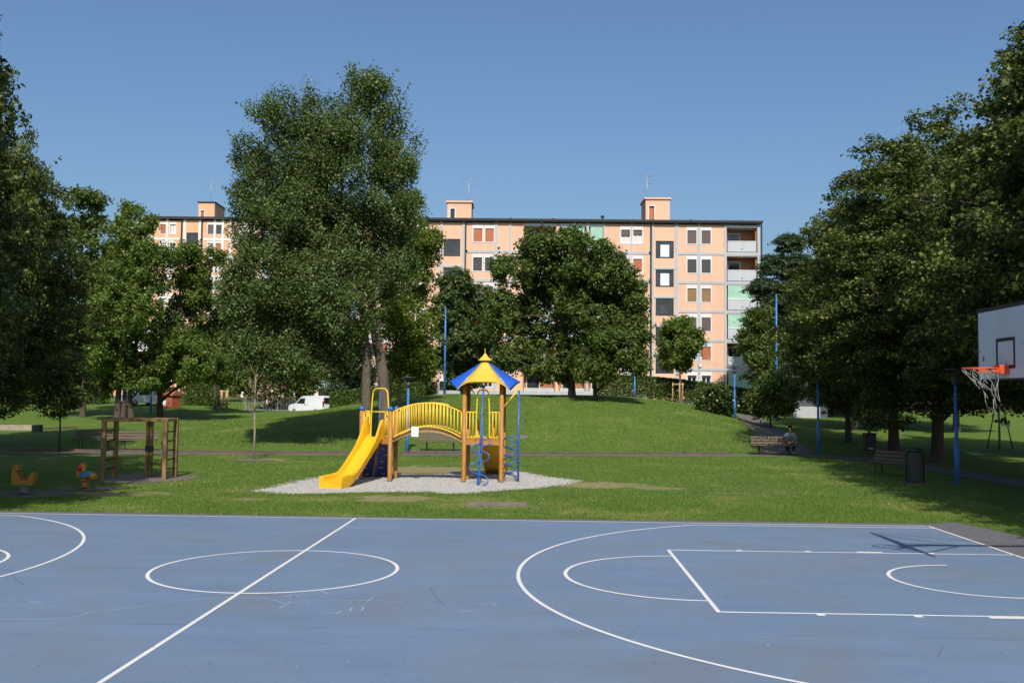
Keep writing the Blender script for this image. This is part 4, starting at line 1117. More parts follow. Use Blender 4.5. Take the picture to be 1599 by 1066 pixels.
win_bay(725.5, 797, [(738, 752), (756.5, 770)], [(Or, 1), (Or, 1), (Dk, 1), (Dk, 1), (B, .5), (B, 1), (Or, 1), (Dk, .2), (B, 1), (Or, 1), (B, 1), (Dk, .3)])
win_bay(560, 686, [(572, 586), (592, 606), (628, 642), (650, 663)], [(Or, 1), (Dk, .6), (B, 1), (Or, 1), (Dk, 1), (B, .5), (B, 1)])
# loggia bays
for (u0, u1, aw) in ((1134.5, 1183, [None, None, .95, .95, None, .9]), (873, 915, [.95, .6, .9, None, .9, None]), (919, 943, [.95, None, .95, .9, None, None]), (817, 868, [None, .9, None, .9, None, None])):
    x0, x1 = X(u0), X(u1)
    for i in range(6):
        z0, z1 = storey(i)
        zb = z0 + 0.08; zt = z1 - (0.30 if i == 0 else 0.10)
        zp = z0 + 1.10
        wall_cells(wall, x0, x1, z0, z1, [(x0 + .001, x1 - .001, z0, zt)], 0.0, 0.3, M_wtrim)
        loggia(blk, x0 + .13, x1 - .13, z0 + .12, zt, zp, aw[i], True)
        wall.box2((x0, 0, z0), (x0 + .01, 0.3, zt), M_peach); wall.box2((x1 - .01, 0, z0), (x1, 0.3, zt), M_peach)
wall_cells(wall, X(797), X(817), zbase, ztop, [], 0.02, 0.3, M_peach)
wall_cells(wall, X(868), X(873), zbase, ztop, [], 0.02, 0.3, M_peach)
# stair bays
for (u0, u1, w0, w1, blinds) in ((1021, 1054, 1023.8, 1052, (0, 1)), (690, 721, 691.5, 717.5, ())):
    x0, x1 = X(u0), X(u1); tops = [Z(376.7), Z(421.3), Z(466.2), Z(511.2), Z(556.3)]
    holes = [(X(w0), X(w1), t - 1.80, t) for t in tops]
    dz = Z(600); holes.append((x0 + .3, x1 - .25, zbase, dz))
    wall_cells(wall, x0, x1, zbase, ztop, holes, 0, 0.3, M_peach)
    for k, t in enumerate(tops):
        dark_window(blk, X(w0), X(w1), t - 1.80, t, k in blinds)
        if k: 
            b_ = MB(); b_.box2((x0, -0.05, t + .02), (x1, 0.0, t + .24)); b_.build('floor_band', M_bandgrey, blk)
    c_ = MB(); c_.box2((x0 - .1, -1.1, dz + .05), (x1 + .1, 0.0, dz + .36), None, 0.02); c_.build('canopy', M_wtrim, blk)
    d_ = MB(); d_.box2((x0 + .3, 0.4, zbase), (x1 - .25, 0.44, dz)); de = d_.build('entrance_door', M_frame_dark, blk)
    for k in range(3):
        a = x0 + .36 + k * (x1 - x0 - .7) / 3
        g = MB(); g.box2((a + .06, 0.385, zbase + .5), (a + (x1 - x0 - .7) / 3 - .06, 0.398, dz - .1)); g.build('pane', M_glass, de)
# floor bands across the window and loggia bays, vertical strips
for z in bands:
    for (u0, u1) in ((1054, 1187), (725, 1017), (560, 686)):
        b_ = MB(); b_.box2((X(u0) + .26, -0.055, z - BH / 2), (X(u1) - .26, 0.05, z + BH / 2)); b_.build('floor_band', M_bandgrey, blk)
for (u0, u1) in ((1054, 1059), (1089.4, 1093.8), (1131, 1134.6), (1183, 1187), (1017, 1021), (984.8, 987.2), (941.5, 944), (915, 919), (771.4, 775.8), (721, 725.5), (686, 690), (607.5, 611), (794, 797)):
    b_ = MB(); b_.box2((X(u0), -0.08, zbase), (X(u1), 0.02 if u0 != 1017 else 0.3, ztop + .1)); b_.build('pilaster', M_bandgrey, blk)
for u in (1016.2, 725.8, 1189):
    p = MB(); p.tube([(X(u), -.16, zbase), (X(u), -.16, ztop)], 0.085, 8); p.build('downpipe', M_fascia, blk)
# body, sides, plinth
wall.box2((XL, 1.6, zbase - 1), (XR - .02, 11.5, ztop + .1), M_peach)
wall.box2((XR - .3, 0.3, zbase), (XR, 11.5, ztop), M_peach); wall.box2((XL, 0.3, zbase), (XL + .3, 1.6, ztop), M_peach)
wall.box2((XL, 0.02, zbase - 2.5), (XR, 1.6, zbase), M_peach)
wall.build('wall', None, blk)
pl = MB(); pl.box2((XL - .05, -0.12, zbase - 2.5), (X(1017), 0.02, zbase + .55)); pl.box2((X(1056), -0.12, zbase - 2.5), (XR, 0.02, zbase - .1)); pl.build('plinth', M_utilw, blk)
rf = MB()
rf.box2((XL - .3, -0.42, ztop + .1), (XR + .2, 12.0, ztop + .36), M_fascia)
rfo = rf.build('roof', None, blk)
g = MB(); g.box2((XL - .3, -0.50, ztop + .20), (XR + .22, -0.42, ztop + .40)); g.build('gutter', M_fascia, rfo)
for u in (796, 864, 943, 1084):
    c_ = MB(); c_.tube([(X(u), 2, ztop + .36), (X(u), 2, ztop + (1.1 if u == 943 else .75))], 0.13, 8); c_.lathe([(.2, 0), (.22, .1), (.05, .22)], (X(u), 2, ztop + (1.05 if u == 943 else .7)), 10); c_.build('chimney', M_fascia, rfo)
def penthouse(root, rfo, x0, x1, y0, y1, z0, z1, op, om, peach, roofm):
    mb = MB(); wall_cells(mb, x0, x1, z0, z1, [(op[0], op[1], op[2], op[3])], y0, y0 + .25, peach)
    mb.box2((x0, y0 + .25, z0), (x1, y1, z1), peach)
    o = mb.build('stair_head', None, rfo)
    r = MB(); r.box2((x0 - .15, y0 - .15, z1), (x1 + .15, y1 + .15, z1 + .2), roofm, .03); r.build('stair_head_cap', None, rfo)
    d = MB(); d.box2((op[0], y0 + .15, op[2]), (op[1], y0 + .2, op[3])); d.build('stair_head_door', om, rfo)
    f = MB()
    f.box2((op[0] - .1, y0 - .03, op[2]), (op[0], y0 + .2, op[3] + .1), M_wtrim); f.box2((op[1], y0 - .03, op[2]), (op[1] + .1, y0 + .2, op[3] + .1), M_wtrim); f.box2((op[0], y0 - .03, op[3]), (op[1], y0 + .2, op[3] + .1), M_wtrim)
    f.build('stair_head_frame', None, rfo)
zr = ztop + .36
penthouse(blk, rfo, X(693.5), X(732.5), 3, 6.5, zr, (Z(316, 715) + .55), (X(698.5), X(705.5), zr + .0, Z(325, 715) + .5), M_glass, M_peach, M_peach)
penthouse(blk, rfo, X(1014), X(1053), 3, 6.5, zr, (Z(311.5, 1030) + .6), (X(1019.5), X(1028), zr, Z(321.5, 1030) + .55), M_sh_orange, M_peach, M_peach)
pa = at(732, 318, DB + 6); antenna('roof_antenna', pa - Vector((0, 0, .6)), 3.6, 'thin television antenna on the stair head nearest the poplar', 1)
pa = at(1010.5, 313, DB + 6); antenna('roof_antenna', pa - Vector((0, 0, .9)), 3.9, 'thin television antenna on the stair head over the right stairwell', 2)

# far block at the left
DF = 158.0; ZF = 1.8
of = CAM + FH * DF
far = empty('apartment_block', (of.x, of.y, ZF), -YAW, 'farther orange-pink block of flats behind the left trees', 'building')
def XF(u): return locx(u, DF, 380)
def ZFv(v): return locz(280, v, DF) - ZF
ft = ZFv(343.5); fwall = MB(); pitch = ZFv(351) - ZFv(379.8); nfl = 9
fx0, fx1 = XF(183), XF(530)
fb = [ft - .1 - pitch * (i + 1) for i in range(nfl)]
def fwin(u0, u1, wins):
    for i in range(nfl):
        z1 = fb[i] + pitch - (.12 if i else 0); z0 = fb[i] + .17
        wz1 = fb[i] + pitch - .62; wz0 = wz1 - 1.5
        wall_cells(fwall, XF(u0), XF(u1), z0, z1, [(XF(a), XF(b_), wz0, wz1) for a, b_ in wins], 0, .3, M_peach_far)
        for a, b_ in wins:
            r_ = wstyle.random()
            window(far, XF(a), XF(b_), wz0, wz1, wstyle.choice([Or, Dk, B, Or]), 1.0 if r_ < .4 else wstyle.choice([.0, .35, .6]), curtain=wstyle.random() < .4)
fwin(235, 283, [(250, 258.5), (265, 273.5)])
fwin(314, 360, [(324, 333), (337, 345.5)])
fwin(360, 408, [(372, 380), (388, 396)])
fwin(440, 488, [(452, 460), (468, 476)])
for (u0, u1) in ((207, 235), (408, 440), (500, 530)):
    for i in range(nfl):
        z1 = fb[i] + pitch - (.12 if i else .3); z0 = fb[i] + .17
        loggia(far, XF(u0) + .13, XF(u1) - .13, z0 + .1, z1, z0 + 1.1, .9 if wstyle.random() < .25 else None)
wall_cells(fwall, XF(183), XF(207), 0, ft, [], 0.0, .3, M_peach_far)
for (u0, u1) in ((288, 312), (488, 500)):
    tops = [ZFv(363) - pitch * i for i in range(nfl - 1)]
    hs = [(XF(u0 + 3), XF(u1 - 3), t - 1.8, t) for t in tops]
    wall_cells(fwall, XF(u0 - 5 if u0 == 288 else u0), XF(u1 + 2 if u0 == 288 else u1), 0, ft, hs, 0, .3, M_peach_far)
    for t in tops: dark_window(far, XF(u0 + 3), XF(u1 - 3), t - 1.8, t)
for z in fb[:-1]:
    for (u0, u1) in ((205, 284), (314, 488)):
        b_ = MB(); b_.box2((XF(u0) + .3, -.055, z - .17), (XF(u1) - .3, .05, z + .17)); b_.build('floor_band', M_wtrim, far)
for u in (206, 235, 260.5, 288, 312, 335, 347.5, 360, 384, 408, 440, 464, 488, 500, 529):
    b_ = MB(); b_.box2((XF(u) - .2, -.08, 0), (XF(u) + .2, .02, ft + .1)); b_.build('pilaster', M_wtrim, far)
for u in (283.5, 315):
    p = MB(); p.tube([(XF(u), -.16, 0), (XF(u), -.16, ft)], .12, 8); p.build('downpipe', M_fascia, far)
fwall.box2((fx0, 1.6, -2), (fx1, 12, ft + .1), M_peach_far); fwall.box2((fx1 - .3, .3, 0), (fx1, 1.6, ft), M_peach_far); fwall.box2((fx0, .3, 0), (fx0 + .3, 1.6, ft), M_peach_far)
fwall.box2((fx0, .02, -3), (fx1, 1.6, .1), M_peach_far)
fwall.build('wall', None, far)
rf = MB(); rf.box2((fx0 - .3, -.5, ft + .1), (fx1 + .3, 12.4, ft + .5), M_fascia); frf = rf.build('roof', None, far)
penthouse(far, frf, XF(299), XF(325), 3, 8.5, ft + .5, ZFv(316.5) + .6, (XF(303), XF(308.5), ft + .5, ZFv(323)), M_sh_orange, M_peach_far, M_fascia)
pa = at(329, 312, DF + 7); antenna('roof_antenna', pa - Vector((0, 0, 1.5)), 5.5, 'thin television antenna on the far left block', 3)

# ------------------------------------------------------------------ playground tower with slide and bridge
V = Vector
P1, P2, P2b = V((-13.50, 15.80, 0)), V((-12.50, 15.09, 0)), V((-12.50, 16.25, 0))
TFL, TFR, TBL, TBR = V((-10.29, 15.2, 0)), V((-9.17, 15.2, 0)), V((-10.26, 16.3, 0)), V((-9.15, 16.3, 0))
play = empty('playground_set', (-11.3, 15.6, 0), 0, 'yellow and blue climbing set with slide, arched bridge and roofed tower', 'play equipment')
po = V((-11.3, 15.6, 0))
def L_(p): return V(p) - po
DZ = 1.30
def post(p, h, cap):
    mb = MB(); q = L_(p); mb.tube([q + V((0, 0, -.3)), q + V((0, 0, .02)), q + V((0, 0, h))], .068, 16)
    for z in (.95, 1.22, 1.9):
        if z < h: mb.tube([q + V((0, -.066, z)), q + V((0, -.076, z))], .014, 8, M_galv)
    mb.mats = [M_post, M_galv]; mb.mi = [1 if (m_ == 0 and s_i >= 16 * 2 + 2) else 0 for s_i, m_ in enumerate(mb.mi)]
    o = mb.build('post', None, play)
    f = MB(); f.tube([q + V((0, 0, .0)), q + V((0, 0, .04))], .072, 16); f.build('post_shoe', M_iron, o)
    if cap:
        c_ = MB(); c_.lathe([(0, .085), (.035, .078), (.065, .05), (.082, .01), (.082, -.05), (.07, -.05)], q + V((0, 0, h)), 18); c_.build('post_cap', M_blue_paint, o)
for p in (P1, P2, P2b): post(p, 2.17, True)
for p in (TFL, TFR, TBL, TBR): post(p, 2.98, False)
# decks
d_ = MB()
tri = [L_(P1), L_(P2), L_(P2b)]
d_.prism([(p.x, p.y) for p in tri], .06, lambda a, b_, c: V((a, b_, DZ - .03 + c)))
for a, b_ in ((0, 1), (1, 2), (2, 0)): d_.beam(tri[a] + V((0, 0, DZ - .12)), tri[b_] + V((0, 0, DZ - .12)), .045, .12)
d_.build('deck', M_post, play)
d_ = MB(); tq = [L_(TFL), L_(TFR), L_(TBR), L_(TBL)]
for k in range(8):
    y = tq[0].y + (tq[3].y - tq[0].y) * (k + .5) / 8; d_.box((0.5 * (tq[0].x + tq[1].x), y, DZ - .02), (tq[1].x - tq[0].x, .125, .04), None, None, .006)
for a, b_ in ((0, 1), (1, 2), (2, 3), (3, 0)): d_.beam(tq[a] + V((0, 0, DZ - .11)), tq[b_] + V((0, 0, DZ - .11)), .05, .13)
d_.build('deck', M_post, play)
# slide
def make_slide(top, end, width, parent, name, zt=DZ, mat=M_yellow_plastic):
    top, end = L_(top), L_(end); dr = (end - top); dr.z = 0; L = dr.length; dr.normalize(); sd = V((dr.y, -dr.x, 0))
    k = L / 2.95
    st = [(-.12, zt + .03, .40, 0), (.0, zt + .035, .50, 0), (.14, zt + .01, .52, 0), (.28, zt - .08, .46, 0), (.45, zt - .20, .34, 0), (.70, zt - .36, .24, 0), (1.0, zt - .545, .20, 0), (1.35, zt - .76, .19, 0),
          (1.70, .335, .185, 0), (1.95, .225, .18, 0), (2.2, .185, .18, .0), (2.60, .165, .19, 0), (2.90, .155, .19, 1), (2.97, .13, .185, 1)]
    st = [(s * k, z, h, e) for s, z, h, e in st]
    # resample smoothly
    pts = spline([V((s, z, h)) for s, z, h, e in st], 4); e_at = 2.2 * k
    w = width / 2; t = .035; mb = MB(); n = len(pts); vs = []
    for q in pts:
        s, z, h = q; c_ = top + dr * s
        zb = z - .06 if s < e_at else max(0.0, (z - .06) * (1 - (s - e_at) / (.35 * k)))
        flare = .05 if s > 2.1 * k else 0
        prof = [(-w - flare, zb), (-w - .02 - flare, z + h - .03), (-w - flare, z + h), (-w + t - flare, z + h), (-w + t + .015, z + h - .03), (-w + t + .04, z + .05), (-w + t + .10, z), (0, z - .01), (w - t - .10, z), (w - t - .04, z + .05),
                (w - t - .015, z + h - .03), (w - t + flare, z + h), (w + flare, z + h), (w + .02 + flare, z + h - .03), (w + flare, zb), (0, zb)]
        for a, zz in prof: 
            p = c_ + sd * a; vs.append((p.x, p.y, zz))
    m_ = 16; fs = [(i * m_ + j, i * m_ + (j + 1) % m_, (i + 1) * m_ + (j + 1) % m_, (i + 1) * m_ + j) for i in range(n - 1) for j in range(m_)]
    fs += [list(range(m_)), [(n - 1) * m_ + j for j in range(m_)][::-1]]
    mb.add(vs, fs, True)
    o = mb.build(name, mat, parent)
    o.data.set_sharp_from_angle(angle=R(38))
    return o
make_slide((P1 + P2) / 2 + V((-.02, -.05, 0)), V((-13.74, 12.62, 0)), .56, play, 'slide')
make_slide((TBL + TBR) / 2 + V((.0, .02, 0)), V((-9.45, 19.0, 0)), .56, play, 'slide')
# guard rails
def guard(a, b_, nb, z0, z1, parent, name='guard_rail', r=.017):
    a, b_ = L_(a), L_(b_); mb = MB()
    mb.tube([a + V((0, 0, z1)), b_ + V((0, 0, z1))], r + .004, 8); mb.tube([a + V((0, 0, z0)), b_ + V((0, 0, z0))], r, 8)
    for k in range(nb):
        p = a.lerp(b_, (k + .5 * (nb > 1 and 0)) / max(1, nb - 1)); mb.tube([p + V((0, 0, z0)), p + V((0, 0, z1))], r, 8)
    return mb.build(name, M_yellow_paint, parent)
def arch(a, b_, z0, z1, parent, pinch=.0, name='hoop_rail', r=.022):
    a, b_ = L_(a), L_(b_); m_ = (a + b_) / 2; pts = []
    for t in range(25):
        q = t / 24; ang = pi * (1 - q)
        pts.append((q, ang))
    w = (b_ - a) / 2
    L = [a + V((0, 0, z0)), a + w * pinch * .3 + V((0, 0, (z0 + z1) / 2)), a + w * (pinch + .04) + V((0, 0, z1 - .16)), a + w * (pinch + .18) + V((0, 0, z1 - .05)), a + w * (pinch + .42) + V((0, 0, z1)),
         b_ - w * (pinch + .42) + V((0, 0, z1)), b_ - w * (pinch + .18) + V((0, 0, z1 - .05)), b_ - w * (pinch + .04) + V((0, 0, z1 - .16)), b_ - w * pinch * .3 + V((0, 0, (z0 + z1) / 2)), b_ + V((0, 0, z0))]
    mb = MB(); mb.tube(spline(L, 6), r, 10); return mb.build(name, M_yellow_paint, parent)
e1 = (P2 - P1).normalized()
guard(P1 + e1 * .10, P1 + e1 * .34, 3, DZ + .04, 2.08, play)
guard(P2 - e1 * .22, P2 - e1 * .10, 2, DZ + .04, 2.08, play)
g = MB(); g.tube([L_(P1) + V((0, 0, 2.08)), L_(P2) + V((0, 0, 2.08))], .02, 8); g.build('guard_rail', M_yellow_paint, play)
am = (P1 + P2b) / 2; e3 = (P2b - P1).normalized()
arch(P1 + e1 * .40, P1 + e1 * 1.16, DZ, 2.78, play, .14)
g = MB(); pm = (P1 + P2b) / 2 + V((-.1, .2, 0)); g.tube([L_(pm) + V((0, 0, .0)), L_(pm) + V((.12, -.15, 2.7))], .013, 8); g.build('climbing_rope', M_blue_paint, play)
guard(P1 + e3 * .1, P1 + e3 * .3, 3, DZ + .04, 2.08, play); guard(P2b - e3 * .3, P2b - e3 * .1, 3, DZ + .04, 2.08, play)
fx = V((1, 0, 0))
guard(TFL + fx * .07, TFL + fx * .36, 4, DZ + .04, 2.10, play); guard(TFR - fx * .36, TFR - fx * .07, 4, DZ + .04, 2.10, play)
guard(TBL + fx * .07, TBL + fx * .25, 3, DZ + .04, 2.10, play); guard(TBR - fx * .25, TBR - fx * .07, 3, DZ + .04, 2.10, play)
guard(TFR + V((0, .07, 0)), TBR - V((0, .6, 0)), 4, DZ + .04, 2.10, play)
arch(TFL + fx * .36, TFR - fx * .36, DZ, 2.76, play, .12)
# bridge
br = empty('bridge', (0, 0, 0)); br.parent = play
def arcp(a, b_, z0, zm, n=25):
    return [a.lerp(b_, k / (n - 1)) + V((0, 0, z0 + (zm - z0) * (1 - (2 * k / (n - 1) - 1) ** 2))) for k in range(n)]
for (a, b_) in ((P2, TFL), (P2b, TBL)):
    a, b_ = L_(a) + V((.09, 0, 0)), L_(b_) - V((.09, 0, 0))
    mb = MB(); up = arcp(a, b_, 2.10, 2.36); lo = arcp(a, b_, 1.33, 1.66)
    mb.tube(up, .022, 10); mb.tube(lo, .02, 10)
    n = 20
    for k in range(n):
        t = k / (n - 1); i = t * 24; i0 = int(min(23, i)); f = i - i0
        mb.tube([lo[i0].lerp(lo[i0 + 1], f), up[i0].lerp(up[i0 + 1], f)], .0165, 8)
    mb.build('bridge_railing', M_yellow_paint, br)
mb = MB(); ma, mbb = L_((P2 + P2b) / 2) + V((.05, 0, 0)), L_((TFL + TBL) / 2) - V((.05, 0, 0)); pk = arcp(ma, mbb, 1.27, 1.58, 21)
for k in range(20):
    p = (pk[k] + pk[k + 1]) / 2; d = pk[k + 1] - pk[k]; mb.beam(pk[k] + d * .06, pk[k + 1] - d * .06, 1.0, .035)
mb.build('plank', M_deck, br)
for s_ in (-.46, .46):
    mb = MB(); q = [p + V((0, s_, -.055)) for p in pk]
    for k in range(20): mb.beam(q[k], q[k + 1], .045, .07)
    mb.build('bearer', M_deck, br)
# climbing wall
cw = empty('climbing_wall', (0, 0, 0)); cw.parent = play
ex = V((e3.x, e3.y, 0)); tp = L_(am) + V((0, 0, DZ - .02)); bt = L_(am) + V((-.27, .62, 0.0)); sl = (tp - bt).normalized(); nr = ex.cross(sl)
rot = Matrix((ex, sl, nr)).transposed(); Lw = (tp - bt).length
for s_ in (-.26, .26):
    mb = MB(); mb.box((tp + bt) / 2 + ex * s_, (.44, Lw, .03), rot, None, .008); o = mb.build('panel', M_blue_plastic, cw)
    g = MB(); rr2 = random.Random(int(s_ * 100))
    for k in range(6):
        c_ = bt + sl * (Lw * (k + .6) / 6.2) + ex * (s_ + rr2.uniform(-.1, .1))
        for sg in (-1, 1): g.box(c_ + nr * (sg * .035), (.12, .045, .035), rot, M_stake, .014)
    g.build('climbing_hold', None, o)
for s_ in (0.0,):
    mb = MB(); mb.beam(bt + ex * s_ - nr * 0 - sl * .05, tp + ex * s_, .075, .07); mb.build('batten', M_post, cw)
# blue snake climber in front of the tower
sc = empty('snake_climber', (0, 0, 0)); sc.parent = play
q0 = L_(V((-9.80, 14.02, 0))); q1 = L_(V((-9.70, 14.75, 2.72)))
mb = MB(); mb.tube([q0 + V((0, 0, -.1)), q0.lerp(q1, .35) + V((0, -.02, 0)), q0.lerp(q1, .7) + V((0, -.02, 0)), q1, q1 + V((.0, .22, .06)), L_((TFL + TFR) / 2) + V((0, 0, 2.76))], .024, 10); mb.build('climbing_pole', M_blue_paint, sc)
mb = MB(); q2 = q0.lerp(q1, .72); mb.tube(spline([q0 + V((.03, .05, -.1)), q0.lerp(q1, .3) + V((.06, -.03, 0)), q0.lerp(q1, .5) + V((.07, -.08, 0)), q2 + V((.02, -.05, 0.05))], 8), .02, 10); mb.build('climbing_pole', M_blue_paint, sc)
for k, (z, sg, w, h) in enumerate(((.17, 1, .29, .17), (.52, -1, .27, .17), (.84, 1, .29, .15), (1.08, -1, .27, .12), (1.24, 1, .30, .10))):
    c_ = q0.lerp(q1, z / 2.72) + V((.02, -.03, 0)); pts = []
    for j in range(17):
        a = -pi / 2 + pi * j / 16
        pts.append(c_ + V((sg * w * math.cos(a), -.12 * math.cos(a), h * math.sin(a))))
    mb = MB(); mb.tube(pts, .017, 8); mb.build('loop', M_blue_paint, sc)
# blue spiral climber at the right
sp = empty('spiral_climber', (0, 0, 0)); sp.parent = play
s0 = L_(V((-8.66, 15.42, 0)))
mb = MB(); mb.tube([s0 + V((0, 0, -.2)), s0 + V((0, 0, 2.76))], .03, 12); mb.build('climbing_pole', M_blue_paint, sp)
cx_ = s0 + V((-.215, .04, 0)); pts = []
for k in range(5 * 24 + 1):
    a = 2 * pi * k / 24; pts.append(cx_ + V((.215 * math.cos(a), .215 * math.sin(a), .14 + 1.30 * k / 120)))
mb = MB(); mb.tube(pts, .019, 8); mb.build('spiral', M_blue_paint, sp)
mb = MB(); tr_ = L_(TFR); mb.tube([tr_ + V((.05, .15, 2.26)), s0 + V((-.03, .0, 2.78))], .026, 10); mb.tube([s0 + V((-.05, 0, 2.77)), s0 + V((.05, 0, 2.80))], .036, 10); mb.build('arm', M_yellow_paint, sp)
# roof
rc = L_((TFL + TFR + TBL + TBR) / 4); rfp = empty('roof', (0, 0, 0)); rfp.parent = play
def hem(th):
    c_ = abs(math.cos(2 * th))      # 1 at the middle of a side, 0 at a corner
    z = 2.79 + .245 * (1 - (1 - c_) ** 1.0 if False else math.sin(c_ * pi / 2) ** .9); return 1.09, z
for k, mt in ((0, M_roof_blue), (1, M_roof_yellow), (2, M_roof_blue), (3, M_roof_yellow)):
    mb = MB(); vs = []; n = 24; t = .03; mrow = 5
    for side in (0, 1):
        for i in range(n + 1):
            th = -pi / 4 + k * pi / 2 + (pi / 2) * i / n
            r1, z1 = hem(th)
            for j in range(mrow + 1):
                f = j / mrow; rr_ = .10 + (r1 - .10) * f; zz = 3.64 + (z1 - 3.64) * (f ** .93)
                vs.append(rc + V((rr_ * math.cos(th), rr_ * math.sin(th), zz - t * side)))
    M1 = mrow + 1; off = (n + 1) * M1; fs = []
    for i in range(n):
        for j in range(mrow):
            a = i * M1 + j; fs.append((a, a + 1, a + M1 + 1, a + M1)); fs.append((off + a, off + a + M1, off + a + M1 + 1, off + a + 1))
        a = i * M1 + mrow; fs.append((a, off + a, off + a + M1, a + M1))
    for i in (0, n):
        for j in range(mrow): a = i * M1 + j; fs.append((a, a + 1, off + a + 1, off + a))
    mb.add(vs, fs, True); o = mb.build('roof_panel', mt, rfp); o.data.set_sharp_from_angle(angle=R(40))
mb = MB()
for k in range(4):
    th = pi / 4 + k * pi / 2; r1, z1 = hem(th)
    mb.tube([rc + V((.1 * math.cos(th), .1 * math.sin(th), 3.645)), rc + V(((r1) * math.cos(th), (r1) * math.sin(th), z1 + .005))], .014, 6)
mb.build('roof_seam', M_galv, rfp)
mb = MB(); mb.lathe([(.11, 3.60), (.11, 3.68), (.09, 3.68)], rc, 16); mb.build('roof_collar', M_black, rfp)
mb = MB(); mb.lathe([(.215, 3.665), (.22, 3.69), (.10, 3.79), (.03, 3.88), (.012, 3.90), (.012, 4.04), (.0, 4.05)], rc, 8, None, False); mb.build('finial', M_roof_yellow, rfp)
# paper notice on the bridge
pn = V((-11.86, 15.03, 0)); nz = MB(); nz.box((0, 0, 0), (.215, .006, .30)); nt_ = nz.build('paper_notice', M_paper)
nt_.location = (at(648, 673.5, 29.78)); nt_.rotation_euler = (0, R(1.5), 0); tag(nt_, 'white paper notice tied to the yellow bridge railing', 'notice')

# ------------------------------------------------------------------ wooden climbing frame
f1, f2, f3, f4, f5 = ghit(160, 750), ghit(179, 744), ghit(232, 743.5), ghit(256.5, 748.5), ghit(273, 745)
fo = (f1 + f4) / 2; fr = empty('climbing_frame', fo, 0, 'brown wooden climbing frame with ladders and hanging rope', 'play equipment')
FZ = 1.73
def fl(p, z=0): return V((p.x - fo.x, p.y - fo.y, z))
for p in (f1, f2, f4, f5):
    mb = MB(); mb.box(fl(p, FZ / 2 - .1), (.125, .125, FZ + .2), None, None, .012); mb.build('post', M_framewood, fr)
for dx in (-.05, .05):
    mb = MB(); mb.box(fl(f3, FZ / 2 - .1) + V((dx, dx * .3, 0)), (.09, .11, FZ + .16), None, None, .01); mb.build('post', M_framewood, fr)
mb = MB(); mb.box(fl(f3, .86), (.22, .16, .17), None, None, .01); mb.build('clamp', M_iron, fr)
for a, b_ in ((f1, f2), (f4, f5), (f2, f5), (f1, f4), (f3, f5)):
    mb = MB(); A, B_ = fl(a, FZ + .045), fl(b_, FZ + .045); d = (B_ - A).normalized()
    ex_ = .07 if (a is f2 or a is f1) else -.065
    if (a is f1 and b_ is f2) or a is f4 or a is f3: ex_ = -.07; A.z -= .001; B_.z -= .001
    mb.beam(A - d * ex_, B_ + d * ex_, .10, .09, None, .008); mb.build('beam', M_framewood, fr)
for a, b_ in ((f1, f2), (f4, f5)):
    for k in range(5):
        mb = MB(); z = .30 + k * .28; mb.tube([fl(a, z), fl(b_, z)], .022, 8); mb.build('rung', M_rung, fr)
mb = MB()
rp = fl(f3.lerp(f4, .6), 0) + V((0, .3, 0))
mb.tube(spline([rp + V((.02 * math.sin(k * 1.3), .02 * math.cos(k * 2.1), FZ - .0 - k * .165)) for k in range(11)], 4), .017, 7)
for k in range(1, 10):
    mb.lathe([(0, .035), (.03, .02), (.036, 0), (.03, -.02), (0, -.035)], rp + V((.02 * math.sin(k * 1.3), .02 * math.cos(k * 2.1), FZ - k * .165)), 8)
mb.build('climbing_rope', M_rope, fr)
mb = MB(); mb.tube([fl(f3, .42), fl(f4, .42)], .016, 7); mb.build('rope_line', M_rope, fr)

# ------------------------------------------------------------------ spring riders
M_springo = simple('orange_spring', (.50, .20, .03), .5, .2, 8)
def spring(root, r, h, turns, mat, tube=.022):
    mb = MB(); pts = [V((r * math.cos(2 * pi * k / 16), r * math.sin(2 * pi * k / 16), .03 + (h - .05) * k / (16 * turns))) for k in range(16 * turns + 1)]
    mb.tube(pts, tube, 8); mb.build('spring', mat, root)
    mb = MB(); mb.lathe([(r + .05, 0), (r + .05, .03), (0, .035)], (0, 0, 0), 18); mb.build('base_plate', M_iron, root)
def plate(root, name, outl, thick, y, mat):
    mb = MB(); o2 = smooth2([*outl, outl[0]], 4)[:-1]; mb.prism(o2, thick, lambda a, b_, c: V((a, y + c, b_)), None, True)
    o = mb.build(name, mat, root); o.data.set_sharp_from_angle(angle=R(50)); return o
p_ = ghit(37, 772.5); rd = empty('spring_rider', p_, R(8), 'yellow bird spring rider with upright tail in the shade, leftmost', 'spring rider', 'bird spring riders')
spring(rd, .085, .34, 5, M_galv, .016)
def q_(L, cx, cz, s): return [((a - cx) / s, (cz - b_) / s) for a, b_ in L]
hen = q_([(108, 612), (105, 560), (108, 500), (108, 470), (118, 455), (140, 452), (158, 470), (162, 520), (168, 560), (190, 578), (230, 580), (238, 555), (255, 530), (268, 512), (280, 530), (286, 575), (276, 612), (240, 625), (195, 615), (150, 622)], 195, 705, 330)
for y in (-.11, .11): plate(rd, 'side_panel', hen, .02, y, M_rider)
mb = MB(); mb.box((-.005, 0, .385), (.24, .2, .04), None, None, .012); mb.build('seat', M_redplay, rd)
mb = MB(); mb.tube([(-.13, -.2, .6), (-.13, .2, .6)], .016, 8); mb.build('handle', M_black, rd)
plate(rd, 'eye', [(-.235 + .02 * math.cos(t), .71 + .02 * math.sin(t)) for t in np.linspace(0, 6.0, 10)], .01, -.125, M_black)
p_ = ghit(133, 763.5); rd = empty('spring_rider', p_, R(-10), 'bird spring rider with red head, blue seat and sunlit yellow tail', 'spring rider', 'bird spring riders')
spring(rd, .085, .33, 5, M_springo, .017)
c2 = 712; z2 = 665; s2 = 330
